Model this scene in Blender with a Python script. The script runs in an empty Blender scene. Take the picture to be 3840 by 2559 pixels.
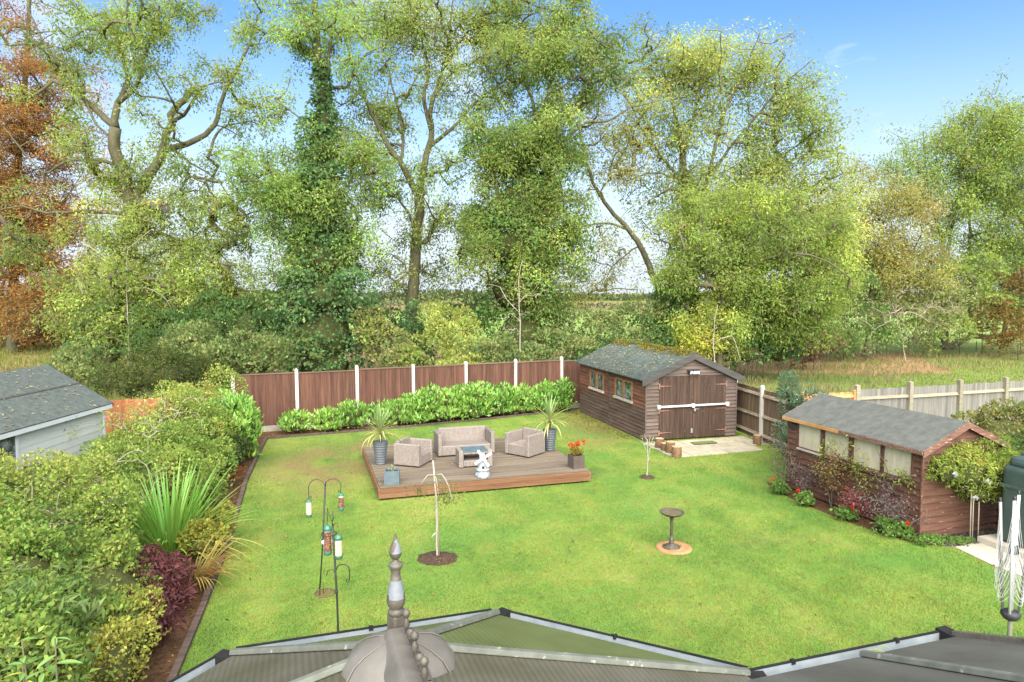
import bpy, math, random
import numpy as np
from mathutils import Vector, Matrix

# ---------------------------------------------------------------- camera, sky, sun, exposure
scene = bpy.context.scene
COL = scene.collection
PI = math.pi
R = math.radians
cam_data = bpy.data.cameras.new('camera')
cam_data.sensor_width = 36.0
cam_data.lens = 24.0
cam_data.clip_end = 6000.0
cam_data.clip_start = 0.05
cam = bpy.data.objects.new('camera', cam_data)
cam.location = (0, 0, 4.5)
cam.rotation_euler = (R(90 - 4.011), 0, 0)
COL.objects.link(cam)
scene.camera = cam

SUN_EL, SUN_AZ = 44.0, 172.0           # sun behind thin cloud, behind the camera
world = bpy.data.worlds.new('World')
scene.world = world
world.use_nodes = True
wn, wl = world.node_tree.nodes, world.node_tree.links
wn.clear()
w_out = wn.new('ShaderNodeOutputWorld')
w_bg = wn.new('ShaderNodeBackground')
w_bg.inputs['Strength'].default_value = 0.11
sky = wn.new('ShaderNodeTexSky')
sky.sky_type = 'NISHITA'
sky.sun_disc = False
sky.sun_elevation = R(SUN_EL)
sky.sun_rotation = R(SUN_AZ)
sky.air_density = 1.0
sky.dust_density = 0.4
sky.ozone_density = 3.0
# thin white clouds, all round the sky
w_tc = wn.new('ShaderNodeTexCoord')
w_map = wn.new('ShaderNodeMapping'); w_map.inputs['Scale'].default_value = (1.6, 1.6, 4.2)
w_map.inputs['Location'].default_value = (5.1, 3.3, 2.2)
w_noise = wn.new('ShaderNodeTexNoise'); w_noise.inputs['Scale'].default_value = 1.9
w_noise.inputs['Detail'].default_value = 7.0; w_noise.inputs['Roughness'].default_value = 0.55
w_ramp = wn.new('ShaderNodeValToRGB')
w_ramp.color_ramp.elements[0].position = 0.56; w_ramp.color_ramp.elements[0].color = (0, 0, 0, 1)
w_ramp.color_ramp.elements[1].position = 0.72; w_ramp.color_ramp.elements[1].color = (.85, .85, .85, 1)
w_mix = wn.new('ShaderNodeMix'); w_mix.data_type = 'RGBA'
w_mix.inputs[7].default_value = (3.2, 3.3, 3.4, 1)
wl.new(w_tc.outputs['Generated'], w_map.inputs['Vector'])
wl.new(w_map.outputs['Vector'], w_noise.inputs['Vector'])
wl.new(w_noise.outputs['Fac'], w_ramp.inputs['Fac'])
wl.new(w_ramp.outputs['Color'], w_mix.inputs[0])
w_hs = wn.new('ShaderNodeHueSaturation'); w_hs.inputs['Saturation'].default_value = 1.2; w_hs.inputs['Value'].default_value = 0.66; w_hs.inputs['Hue'].default_value = 0.506
wl.new(sky.outputs['Color'], w_hs.inputs['Color']); wl.new(w_hs.outputs[0], w_mix.inputs[6])
w_sep = wn.new('ShaderNodeSeparateXYZ'); wl.new(w_tc.outputs['Generated'], w_sep.inputs[0])
w_hz = wn.new('ShaderNodeMapRange'); w_hz.interpolation_type = 'SMOOTHSTEP'
w_hz.inputs['From Min'].default_value = 0.0; w_hz.inputs['From Max'].default_value = 0.37
w_hz.inputs['To Min'].default_value = 1.0; w_hz.inputs['To Max'].default_value = 0.0
wl.new(w_sep.outputs[2], w_hz.inputs['Value'])
w_mix2 = wn.new('ShaderNodeMix'); w_mix2.data_type = 'RGBA'; w_mix2.inputs[7].default_value = (2.15, 2.4, 2.7, 1)   # pale air low over the fields
wl.new(w_hz.outputs[0], w_mix2.inputs[0]); wl.new(w_mix.outputs[2], w_mix2.inputs[6])
wl.new(w_mix2.outputs[2], w_bg.inputs['Color'])
wl.new(w_bg.outputs['Background'], w_out.inputs['Surface'])

sun_data = bpy.data.lights.new('sun', 'SUN')
sun_data.energy = 4.0
sun_data.angle = R(85)
sun_data.color = (1.0, 0.955, 0.88)
sun = bpy.data.objects.new('sun', sun_data)
to_sun = Vector((math.sin(R(SUN_AZ)) * math.cos(R(SUN_EL)), math.cos(R(SUN_AZ)) * math.cos(R(SUN_EL)), math.sin(R(SUN_EL))))
sun.rotation_euler = (-to_sun).to_track_quat('-Z', 'Y').to_euler()
sun.location = (-2, -8, 14)
COL.objects.link(sun)

scene.view_settings.view_transform = 'Standard'
scene.view_settings.look = 'None'
scene.view_settings.gamma = 1.0
scene.view_settings.use_curve_mapping = False
scene.view_settings.exposure = 1.9
scene.cycles.max_bounces = 7
scene.cycles.diffuse_bounces = 4
scene.cycles.glossy_bounces = 2
scene.cycles.transmission_bounces = 4
scene.cycles.transparent_max_bounces = 6
scene.cycles.use_denoising = True
scene.cycles.sample_clamp_indirect = 6.0

random.seed(11)
rng = np.random.default_rng(11)

# ---------------------------------------------------------------- helpers
def lin(c):
    return c / 12.92 if c <= 0.04045 else ((c + 0.055) / 1.055) ** 2.4

def C(h, k=0.62):
    """base colour from a picture colour (hex), scaled to a real-world reflectance"""
    return tuple(lin(int(h[i:i + 2], 16) / 255.0) * k for i in (0, 2, 4))

def rgba(c):
    return (c[0], c[1], c[2], 1.0)

MATS = {}
def mat(name, col, col2=None, rough=0.85, scale=6.0, stretch=(1, 1, 1), detail=5.0, var=0.25, bump=0.0, bscale=None,
        objvar=0.12, metallic=0.0, spec=0.3, lo=0.35, hi=0.68, extra=None):
    if name in MATS:
        return MATS[name]
    m = bpy.data.materials.new(name); m.use_nodes = True
    nt = m.node_tree; n, l = nt.nodes, nt.links
    b = n['Principled BSDF']
    b.inputs['Roughness'].default_value = rough
    b.inputs['Metallic'].default_value = metallic
    b.inputs['Specular IOR Level'].default_value = spec
    tc = n.new('ShaderNodeTexCoord')
    oi = n.new('ShaderNodeObjectInfo')
    add = n.new('ShaderNodeVectorMath'); add.operation = 'ADD'
    sc = n.new('ShaderNodeVectorMath'); sc.operation = 'SCALE'
    cmb = n.new('ShaderNodeCombineXYZ')
    for i in range(3):
        l.new(oi.outputs['Random'], cmb.inputs[i])
    l.new(cmb.outputs[0], sc.inputs[0]); sc.inputs['Scale'].default_value = 37.0
    l.new(tc.outputs['Object'], add.inputs[0]); l.new(sc.outputs[0], add.inputs[1])
    mp = n.new('ShaderNodeMapping'); mp.inputs['Scale'].default_value = stretch
    l.new(add.outputs[0], mp.inputs['Vector'])
    nz = n.new('ShaderNodeTexNoise'); nz.inputs['Scale'].default_value = scale
    nz.inputs['Detail'].default_value = detail; nz.inputs['Roughness'].default_value = 0.62
    l.new(mp.outputs[0], nz.inputs['Vector'])
    rp = n.new('ShaderNodeValToRGB')
    c2 = col2 or tuple(min(1, c * (1 + var)) for c in col)
    c1 = col if col2 else tuple(c * (1 - var) for c in col)
    rp.color_ramp.elements[0].position = lo; rp.color_ramp.elements[0].color = rgba(c1)
    rp.color_ramp.elements[1].position = hi; rp.color_ramp.elements[1].color = rgba(c2)
    l.new(nz.outputs['Fac'], rp.inputs['Fac'])
    out = rp.outputs['Color']
    if objvar:
        mr = n.new('ShaderNodeMapRange'); mr.inputs['To Min'].default_value = 1 - objvar; mr.inputs['To Max'].default_value = 1 + objvar
        l.new(oi.outputs['Random'], mr.inputs['Value'])
        mx = n.new('ShaderNodeMix'); mx.data_type = 'RGBA'; mx.blend_type = 'MULTIPLY'; mx.inputs[0].default_value = 1
        gc = n.new('ShaderNodeCombineColor')
        for i in range(3):
            l.new(mr.outputs[0], gc.inputs[i])
        l.new(out, mx.inputs[6]); l.new(gc.outputs[0], mx.inputs[7])
        out = mx.outputs[2]
    if extra:
        out = extra(nt, out, tc, mp)
    l.new(out, b.inputs['Base Color'])
    if bump:
        bn = n.new('ShaderNodeTexNoise'); bn.inputs['Scale'].default_value = bscale or scale * 3
        bn.inputs['Detail'].default_value = 4
        l.new(mp.outputs[0], bn.inputs['Vector'])
        bp = n.new('ShaderNodeBump'); bp.inputs['Strength'].default_value = bump; bp.inputs['Distance'].default_value = 0.02
        l.new(bn.outputs['Fac'], bp.inputs['Height']); l.new(bp.outputs[0], b.inputs['Normal'])
    MATS[name] = m
    return m

def speckle(col, scale, thr, soft=0.03):
    """flecks with a shape of their own: flaked paint, lichen, fallen petals"""
    def f(nt, out, tc, mp):
        n, l = nt.nodes, nt.links
        v = n.new('ShaderNodeTexNoise'); v.inputs['Scale'].default_value = scale; v.inputs['Detail'].default_value = 3
        l.new(mp.outputs[0], v.inputs['Vector'])
        r = n.new('ShaderNodeMapRange'); r.inputs['From Min'].default_value = thr; r.inputs['From Max'].default_value = thr + soft
        l.new(v.outputs['Fac'], r.inputs['Value'])
        mx = n.new('ShaderNodeMix'); mx.data_type = 'RGBA'; mx.inputs[7].default_value = rgba(col)
        l.new(r.outputs[0], mx.inputs[0]); l.new(out, mx.inputs[6])
        return mx.outputs[2]
    return f

def leaf_mat(name, trans=0.52, rough=0.65, spec=0.12):
    m = bpy.data.materials.new(name); m.use_nodes = True
    nt = m.node_tree; n, l = nt.nodes, nt.links
    b = n['Principled BSDF']
    at = n.new('ShaderNodeAttribute'); at.attribute_name = 'col'
    l.new(at.outputs['Color'], b.inputs['Base Color'])
    b.inputs['Roughness'].default_value = rough
    b.inputs['Specular IOR Level'].default_value = spec
    tr = n.new('ShaderNodeBsdfTranslucent')
    hs = n.new('ShaderNodeHueSaturation'); hs.inputs['Value'].default_value = 1.25; hs.inputs['Hue'].default_value = 0.49
    l.new(at.outputs['Color'], hs.inputs['Color']); l.new(hs.outputs[0], tr.inputs['Color'])
    mx = n.new('ShaderNodeMixShader'); mx.inputs[0].default_value = trans
    l.new(b.outputs[0], mx.inputs[1]); l.new(tr.outputs[0], mx.inputs[2])
    l.new(mx.outputs[0], n['Material Output'].inputs['Surface'])
    return m

LEAF = leaf_mat('leaf')
GLOSSLEAF = leaf_mat('glossy_leaf', 0.25, 0.38, 0.5)
GRASS = leaf_mat('grass_blade', 0.30, 0.7, 0.15)

def tag(o, label=None, cat=None, group=None, kind=None):
    if label: o['label'] = label
    if cat: o['category'] = cat
    if group: o['group'] = group
    if kind: o['kind'] = kind
    return o

def empty(name, loc=(0, 0, 0), rz=0.0, label=None, cat=None, group=None):
    o = bpy.data.objects.new(name, None)
    o.empty_display_size = 0.1
    o.location = loc; o.rotation_euler = (0, 0, rz)
    COL.objects.link(o)
    return tag(o, label, cat, group)

def link(name, me, parent=None, loc=None, rot=None, scale=None, kind=None):
    o = bpy.data.objects.new(name, me)
    if loc is not None: o.location = loc
    if rot is not None: o.rotation_euler = rot
    if scale is not None: o.scale = scale
    COL.objects.link(o)
    if parent: o.parent = parent
    if kind: o['kind'] = kind
    return o

class MB:
    """collects shapes of ONE part"""
    def __init__(s): s.v = []; s.f = []; s.sm = []
    def add(s, vs, fs, smooth=False):
        o = len(s.v); s.v += [tuple(p) for p in vs]
        for f in fs: s.f.append(tuple(i + o for i in f)); s.sm.append(smooth)
        return s
    def box(s, x0, x1, y0, y1, z0, z1, m=None):
        vs = [Vector(p) for p in ((x0, y0, z0), (x1, y0, z0), (x1, y1, z0), (x0, y1, z0), (x0, y0, z1), (x1, y0, z1), (x1, y1, z1), (x0, y1, z1))]
        if m is not None: vs = [m @ p for p in vs]
        return s.add(vs, ((3, 2, 1, 0), (4, 5, 6, 7), (0, 1, 5, 4), (1, 2, 6, 5), (2, 3, 7, 6), (3, 0, 4, 7)))
    def hexa(s, b, t):
        """eight corners: four below, four above"""
        return s.add(list(b) + list(t), ((3, 2, 1, 0), (4, 5, 6, 7), (0, 1, 5, 4), (1, 2, 6, 5), (2, 3, 7, 6), (3, 0, 4, 7)))
    def prism(s, poly, z0, z1):
        n = len(poly)
        vs = [(x, y, z0) for x, y in poly] + [(x, y, z1) for x, y in poly]
        return s.add(vs, [tuple(range(n - 1, -1, -1)), tuple(range(n, 2 * n))] + [(i, (i + 1) % n, n + (i + 1) % n, n + i) for i in range(n)])
    def tube(s, pts, r, n=6, cap=True):
        pts = [Vector(p) for p in pts]
        rs = r if isinstance(r, (list, tuple)) else [r] * len(pts)
        vs = []; up = Vector((0, 0, 1))
        last = None
        for i, p in enumerate(pts):
            d = (pts[min(i + 1, len(pts) - 1)] - pts[max(i - 1, 0)])
            d = d.normalized() if d.length > 1e-9 else Vector((0, 0, 1))
            if last is None:
                a = d.orthogonal().normalized()
            else:
                a = (last - d * last.dot(d))
                a = a.normalized() if a.length > 1e-6 else d.orthogonal().normalized()
            last = a; b = d.cross(a)
            for k in range(n):
                t = 2 * PI * k / n
                vs.append(p + (a * math.cos(t) + b * math.sin(t)) * rs[i])
        fs = []
        for i in range(len(pts) - 1):
            for k in range(n):
                fs.append((i * n + k, i * n + (k + 1) % n, (i + 1) * n + (k + 1) % n, (i + 1) * n + k))
        s.add(vs, fs, True)
        if cap:
            o = len(s.v) - len(vs)
            s.f.append(tuple(o + k for k in range(n - 1, -1, -1))); s.sm.append(False)
            s.f.append(tuple(o + (len(pts) - 1) * n + k for k in range(n))); s.sm.append(False)
        return s
    def lathe(s, prof, n=16, c=(0, 0, 0), a0=0.0, a1=2 * PI, wob=None):
        full = abs(a1 - a0 - 2 * PI) < 1e-6
        m = n if full else n + 1
        vs = []
        for r, z in prof:
            for k in range(m):
                t = a0 + (a1 - a0) * k / n
                q = r * (1 + (wob(t, z) if wob else 0))
                vs.append((c[0] + q * math.cos(t), c[1] + q * math.sin(t), c[2] + z))
        fs = []
        for i in range(len(prof) - 1):
            for k in range(n):
                k2 = (k + 1) % m
                fs.append((i * m + k, i * m + k2, (i + 1) * m + k2, (i + 1) * m + k))
        return s.add(vs, fs, True)
    def mesh(s, name, m):
        me = bpy.data.meshes.new(name)
        me.from_pydata(s.v, [], s.f); me.materials.append(m)
        me.polygons.foreach_set('use_smooth', s.sm)
        me.update()
        return me
    def build(s, name, m, parent=None, loc=None, rot=None, bevel=0, kind=None):
        o = link(name, s.mesh(name, m), parent, loc, rot, kind=kind)
        if bevel:
            b = o.modifiers.new('bevel', 'BEVEL'); b.width = bevel; b.segments = 2; b.limit_method = 'ANGLE'; b.angle_limit = R(40)
        return o

def box(name, m, parent, x0, x1, y0, y1, z0, z1, bevel=0, loc=None, rot=None):
    return MB().box(x0, x1, y0, y1, z0, z1).build(name, m, parent, loc, rot, bevel)

def sheet(name, m, poly, z, kind='structure', parent=None):
    o = MB().add([(x, y, z) for x, y in poly], [tuple(range(len(poly)))]).build(name, m, parent)
    if kind: o['kind'] = kind
    return o

# ---- value noise on arrays
_perm = rng.random(4096)
def vnoise(P, s):
    Q = np.asarray(P, float) * s + 100.0
    i = np.floor(Q).astype(int); f = Q - i; f = f * f * (3 - 2 * f)
    def h(a, b, c): return _perm[(a * 73 + b * 1571 + c * 419) % 4096]
    r = 0
    for dx in (0, 1):
        for dy in (0, 1):
            for dz in (0, 1):
                w = (f[:, 0] if dx else 1 - f[:, 0]) * (f[:, 1] if dy else 1 - f[:, 1]) * (f[:, 2] if dz else 1 - f[:, 2])
                r = r + w * h(i[:, 0] + dx, i[:, 1] + dy, i[:, 2] + dz)
    return r

def unit(a):
    return a / np.maximum(np.linalg.norm(a, axis=1, keepdims=True), 1e-9)

def poly_mesh(name, V, nper, cols, m):
    nf = len(V) // nper
    me = bpy.data.meshes.new(name)
    me.vertices.add(len(V)); me.vertices.foreach_set('co', np.ascontiguousarray(V, dtype=np.float32).ravel())
    me.loops.add(nf * nper); me.loops.foreach_set('vertex_index', np.arange(nf * nper, dtype=np.int32))
    me.polygons.add(nf); me.polygons.foreach_set('loop_start', np.arange(0, nf * nper, nper, dtype=np.int32))
    me.update(calc_edges=True)
    a = me.attributes.new('col', 'FLOAT_COLOR', 'FACE')
    a.data.foreach_set('color', np.concatenate([cols, np.ones((nf, 1))], 1).astype(np.float32).ravel())
    me.materials.append(m)
    return me

def leaves(name, B, D, N, L, W, cols, parent=None, m=None, fold=0.22, kind='stuff', curl=0.12):
    """one folded rhombic leaf for each base point"""
    D = unit(D); S = unit(np.cross(D, N)); N = np.cross(S, D)
    n = len(B)
    L = np.broadcast_to(L, (n,))[:, None]; W = np.broadcast_to(W, (n,))[:, None] * 0.5
    mid = B + D * L * 0.45
    up = N * W * fold * 2
    V = np.empty((n, 4, 3))
    V[:, 0] = B; V[:, 1] = mid + S * W + up; V[:, 2] = B + D * L - N * L * curl; V[:, 3] = mid - S * W + up
    return link(name, poly_mesh(name, V.reshape(-1, 3), 4, cols, m or LEAF), parent, kind=kind)

def palette(pal, t, n, jit=0.22):
    """colours between the palette entries at t in 0..1, each leaf a little different"""
    pal = np.array(pal, float)
    x = np.clip(t, 0, 0.9999) * (len(pal) - 1)
    i = np.floor(x).astype(int); f = (x - i)[:, None]
    c = pal[i] * (1 - f) + pal[np.minimum(i + 1, len(pal) - 1)] * f
    c = c * (1 + jit * rng.normal(size=(n, 1)).clip(-2, 2)) * (1 + 0.08 * rng.normal(size=(n, 3)))
    return c.clip(0.004, 0.9)

def spline(pts, step=0.35):
    P = [Vector(p) for p in pts]
    if len(P) < 3:
        n = max(2, int((P[-1] - P[0]).length / step) + 1)
        return [P[0].lerp(P[-1], k / (n - 1)) for k in range(n)]
    out = []
    for i in range(len(P) - 1):
        p0, p1, p2, p3 = P[max(i - 1, 0)], P[i], P[i + 1], P[min(i + 2, len(P) - 1)]
        n = max(1, int((p2 - p1).length / step))
        for k in range(n):
            t = k / n
            out.append(0.5 * ((2 * p1) + (p2 - p0) * t + (2 * p0 - 5 * p1 + 4 * p2 - p3) * t * t + (3 * p1 - p0 - 3 * p2 + p3) * t ** 3))
    out.append(P[-1])
    return out

BARK = mat('bark', C('6a6448', .46), C('8a8464', .46), scale=5, stretch=(1, 1, .3), bump=.7, bscale=14, rough=.95, objvar=.1)
BARKG = mat('bark_grey', C('9a9078', .6), C('c4bba4', .6), scale=6, stretch=(1, 1, .3), bump=.6, rough=.95)
TWIG = mat('twig', C('6a614a', .55), C('887f66', .55), scale=9, rough=.95)
PALETWIG = mat('pale_twig', C('a89a84', .6), C('cbbfa8', .6), scale=9, rough=.95)
CORE = mat('shaded_core', C('4c5630', .6), C('6c6a44', .6), scale=7, rough=1.0, spec=0, bump=1.0, bscale=18)  # twig brown darkened to the tone of shaded leaves, for the filler core

def make_tree(name, label, cat, group, limbs, lobes, n, pal, leaf, seed, bark=None, twigmat=None, twig=0.019, wander=0.4, shell=2.4, step=0.35, up=0.15, droop=0.45, jit=.09, cluster=1.3, flat=.62):
    """limbs: (points, r0, r1); lobes: (x, y, z, rx, ry, rz, density, palette shift); leaf: (length, width, per clump, clump radius)"""
    g = np.random.default_rng(seed)
    root = empty(name, (limbs[0][0][0][0], limbs[0][0][0][1], 0), 0, label, cat, group)
    off = np.array(root.location)
    cap = 60000
    P = np.zeros((cap, 3)); RR = np.zeros(cap); load = np.zeros(cap); m = 0
    for q, (pts, r0, r1) in enumerate(limbs):
        sp = spline(pts, step)
        arc = 0; slope = g.uniform(-wander, wander) if q else 0
        Q = []
        for i, p in enumerate(sp):
            if i: arc += (sp[i] - sp[i - 1]).length
            j = g.normal(size=3) * (0.06 * step if i else 0)
            Q.append(np.array((p.x + j[0], p.y + slope * arc + j[1], p.z + j[2])))
        if q:
            k = int(np.argmin(((P[:m] - Q[0]) ** 2).sum(1)))
            sh = P[k] - Q[0]
            Q = [x + sh * max(0, 1 - i / 4) for i, x in enumerate(Q)]
            r0 = min(r0, RR[k] * .95)
        nn = len(Q); rad = [r0 + (r1 - r0) * (i / max(1, nn - 1)) ** 0.8 for i in range(nn)]
        if q == 0: rad[0] *= 1.5; rad[min(1, nn - 1)] *= 1.2
        MB().tube([x - off for x in Q], rad, 9 if r0 > .08 else 6).build('trunk' if q == 0 else 'limb', bark or BARK, root)
        P[m:m + nn] = Q; RR[m:m + nn] = rad; m += nn
    nl = m
    lb = np.array(lobes, float)
    wgt = (lb[:, 3] * lb[:, 4] * lb[:, 5]) ** 0.75 * lb[:, 6]; wgt /= wgt.sum()
    pick = g.choice(len(lb), n, p=wgt)
    nc = max(4, n // 5)
    pc = g.choice(len(lb), nc, p=wgt)
    d = g.normal(size=(nc, 3)) * .52
    d *= np.minimum(1, 1.2 / np.maximum(np.linalg.norm(d, axis=1), 1e-6))[:, None]
    cc = lb[pc, :3] + d * lb[pc, 3:6]
    which = g.integers(0, nc, n); pick = pc[which]
    cl = cc[which] + g.normal(size=(n, 3)) * leaf[3] * cluster * np.array((1, 1, .75))
    up_ = cl[:, 2] > 0.15; cl = cl[up_]; pick = pick[up_]; which = which[up_]; n = len(cl)
    dist = np.array([((P[:nl] - c) ** 2).sum(1).min() for c in cl])
    order = np.argsort(dist)
    chains = []
    for c in cl[order]:
        dv = c - P[:m]; dd = np.sqrt((dv ** 2).sum(1)) + 0.5 * np.maximum(0, -dv[:, 2])
        k = int(np.argmin(dd)); a = P[k]; ln = np.linalg.norm(c - a)
        ns = max(2, int(ln / (step * 1.4)) + 1)
        idx = [k]
        sag = g.normal(size=3) * 0.09 * ln; sag[2] += up * ln * .5
        for i in range(1, ns + 1):
            t = i / ns
            P[m] = a + (c - a) * t + sag * 4 * t * (1 - t) * .5
            idx.append(m); m += 1
        chains.append(idx)
    for idx in reversed(chains):
        acc = 1.0
        for k in reversed(idx[1:]):
            load[k] += acc; acc = load[k]
        load[idx[0]] += acc
    tw = MB()
    for idx in chains:
        rs = [twig * math.sqrt(load[k]) for k in idx[1:]]
        r0 = rs[0] * 1.1 if idx[0] >= nl else min(rs[0] * 1.3, RR[idx[0]])
        tw.tube([P[k] - off for k in idx], [r0] + rs[:-1] + [rs[-1] * .6], 4 if rs[0] < .05 else 6, cap=False)
    if chains:
        tw.build('branches', twigmat or TWIG, root, kind='stuff')
    L, W, per, rad = leaf
    if per:
        k = max(1, per)
        ct = (g.random(nc)[which] * .6 + g.random(n) * .3) + lb[pick, 7]
        br = np.exp(g.normal(size=nc) * .14)[which] * np.exp(g.normal(size=n) * .14)
        rep = np.repeat(np.arange(n), k)
        o = g.normal(size=(len(rep), 3)) * rad * np.array((.62, .62, flat))
        B = cl[rep] + o - off
        D = unit(o) * .7 + g.normal(size=o.shape) * .55 + np.array((0, 0, -droop))
        N = np.array((0, 0, .4)) + g.normal(size=o.shape) * .7
        t = ct[rep] * .75 + vnoise(cl[rep], .35) * .25
        cols = palette(pal, t, len(rep), jit) * br[rep][:, None]
        s = g.uniform(.6, 1.3, len(rep))
        keep = (B[:, 2] > .03)
        leaves('crown', B[keep], D[keep], N[keep], (L * s)[keep], (W * s)[keep], cols[keep], root)
    return root

def core_mesh(lobes, off, sc, root, mt=None, name='shaded_core'):  # solid lumps added against see-through, coloured like the shaded inside of a bush
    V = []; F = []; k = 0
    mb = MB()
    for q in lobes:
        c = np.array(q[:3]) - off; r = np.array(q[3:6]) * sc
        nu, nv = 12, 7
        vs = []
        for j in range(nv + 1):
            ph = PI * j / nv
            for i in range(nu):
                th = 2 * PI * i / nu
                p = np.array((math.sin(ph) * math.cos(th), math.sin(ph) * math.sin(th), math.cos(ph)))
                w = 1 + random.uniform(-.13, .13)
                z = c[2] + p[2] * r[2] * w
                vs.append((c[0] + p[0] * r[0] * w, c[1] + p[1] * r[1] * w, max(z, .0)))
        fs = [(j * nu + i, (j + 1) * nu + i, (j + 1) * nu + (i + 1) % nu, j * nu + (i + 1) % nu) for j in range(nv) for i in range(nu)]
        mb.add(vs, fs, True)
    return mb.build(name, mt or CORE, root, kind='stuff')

def scatter(lobes, n, g, rough=.14, inner=.8, zmin=.03, bumps=.16, nsc=1.2):
    lb = np.array([q[:6] for q in lobes], float)
    w = (lb[:, 3] * lb[:, 4] + lb[:, 3] * lb[:, 5] + lb[:, 4] * lb[:, 5]); w /= w.sum()
    pk = g.choice(len(lb), int(n * 1.6), p=w)
    d = unit(g.normal(size=(len(pk), 3)))
    d[:, 2] = np.where(d[:, 2] < -.55, -d[:, 2], d[:, 2])
    r = 1 - np.abs(g.normal(size=len(pk))) * rough + g.random(len(pk)) * .05
    pos = lb[pk, :3] + d * lb[pk, 3:6] * r[:, None]
    pos += d * ((vnoise(pos, nsc) - .5) * 2 * bumps * lb[pk, 3:6].min(1))[:, None]
    ok = pos[:, 2] > zmin
    for q in lb:
        e = (((pos - q[:3]) / q[3:6]) ** 2).sum(1)
        ok &= e > inner * inner * .8
    nrm = unit(d / lb[pk, 3:6])
    pos, nrm = pos[ok][:n], nrm[ok][:n]
    return pos, nrm

def make_bush(name, label, cat, group, lobes, n, pal, leaf, seed, stem=True, mt=None, core=.6, corem=None, upw=.35, spread=.6, shift=0.0, rough=.14, kind=None, bumps=.16, jit=.22, foliage='foliage', nrand=.55, root=None, nsc=1.2, droop=0, sat=7, twigs=14, twigmat=None):
    """rounded shrub: short stems, twigs, a dark filler core and leaves through its outer shell"""
    g = np.random.default_rng(seed)
    if root is None:
        root = empty(name, (lobes[0][0], lobes[0][1], 0), 0, label, cat, group)
    off = np.array(root.location)
    if stem:
        for q in lobes[:3]:
            st = MB().tube([(q[0] - off[0] + .03, q[1] - off[1], 0), (q[0] - off[0], q[1] - off[1] + .03, q[2] * .5), (q[0] - off[0], q[1] - off[1], q[2])], [.03, .025, .012], 5)
            st.build('stem', BARK, root)
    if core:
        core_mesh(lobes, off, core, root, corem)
    main = [q[:6] for q in lobes]
    if sat:
        more = []
        for q in lobes:
            q = q[:6]; more.append(q[:3] + tuple(v * .86 for v in q[3:6]))
            for _ in range(sat):
                d = unit(g.normal(size=(1, 3)))[0]; d[2] = abs(d[2]) if g.random() < .8 else d[2]
                f = g.uniform(.25, .55); k = g.uniform(.7, 1.05)
                c = np.array(q[:3]) + d * np.array(q[3:6]) * k
                more.append(tuple(c) + tuple(v * f for v in q[3:6]))
        lobes = more
    B, N0 = scatter(lobes, n, g, rough=rough, bumps=bumps, nsc=nsc)
    if twigs:
        tw = MB(); tp = []; tn = []
        for q in main:
            q = np.array(q); Rm = q[3:6].max()
            for _ in range(twigs):
                d = unit(g.normal(size=(1, 3)))[0]; d[2] = abs(d[2]) * .9 - .1
                p0 = q[:3] + np.array((g.normal() * .2 * q[3], g.normal() * .2 * q[4], -q[5] * .6)); p0[2] = max(p0[2], 0)
                p2 = q[:3] + d * q[3:6] * g.uniform(.95, 1.28); p2[2] = max(p2[2], .05)
                p1 = (p0 + p2) * .5 + np.array((d[0], d[1], .5)) * Rm * .18
                pts = [(1 - t) ** 2 * p0 + 2 * t * (1 - t) * p1 + t * t * p2 for t in (0, .25, .5, .75, 1)]
                rt = .0022 + .0034 * Rm
                tw.tube([p - off for p in pts], [rt * 1.6, rt * 1.3, rt, rt * .75, rt * .4], 4, cap=False)
                for t in g.uniform(.55, 1, 12):
                    tp.append((1 - t) ** 2 * p0 + 2 * t * (1 - t) * p1 + t * t * p2 + g.normal(size=3) * .035 * Rm); tn.append(d)
        tw.build('twigs', twigmat or TWIG, root, kind='stuff')
        B = np.concatenate([B, np.array(tp)]); N0 = np.concatenate([N0, np.array(tn)])
    k = len(B)
    D = unit(g.normal(size=(k, 3))) * spread + N0 * .55 + np.array((0, 0, upw))
    N = N0 * .8 + np.array((0, 0, .45)) + g.normal(size=(k, 3)) * nrand
    t = vnoise(B, 1.7) * .55 + vnoise(B, 5.0) * .35 + g.random(k) * .25 - .08 + shift
    cols = palette(pal, t, k, jit)
    s = g.uniform(.6, 1.3, k)
    L, W = leaf
    o = leaves(foliage, B - off, D, N, L * s, W * s, cols, root, mt, curl=.12 + droop)
    if kind: root['kind'] = kind
    return root

def frame(origin, ang):
    t = R(ang)
    return Matrix.Translation(origin) @ Matrix.Rotation(t, 4, 'Z')

def local(fr, a, b, z=0):
    return fr @ Vector((a, b, z))
# ---------------------------------------------------------------- ground
FIELD = mat('field', C('8a9a52', .42), C('a8b464', .42), scale=.05, detail=8, bump=.3, rough=1, objvar=0, spec=.05)
LAWNM = mat('lawn_soil', C('90ac4a', .48), C('a6ba58', .48), scale=1.1, detail=8, bump=.25, bscale=60, rough=1, objvar=0, spec=.05)
SOIL = mat('soil', C('5c4634', .5), C('8a6a4c', .5), scale=14, detail=7, bump=1, bscale=40, rough=1, objvar=0, spec=.05)
CONC = mat('concrete', C('c9bfa8', .6), C('ded4be', .6), scale=5, detail=8, bump=.2, bscale=50, rough=.9, objvar=.03)
sheet('field', FIELD, [(-3000, -60), (3000, -60), (3000, 5000), (-3000, 5000)], -0.03)
LAWN = [(-2.6, 2.0), (-3.94, 7.62), (-4.45, 9.59), (-5.05, 11.79), (-6.33, 15.95), (-7.55, 20.8), (-4.6, 22.3), (-1.2, 24.05), (2.6, 26.2), (8.4, 27.0), (9.2, 19.0), (9.0, 12.4), (9.0, 9.5), (9.5, 2.0)]
sheet('lawn', LAWNM, LAWN, 0.0)
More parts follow.
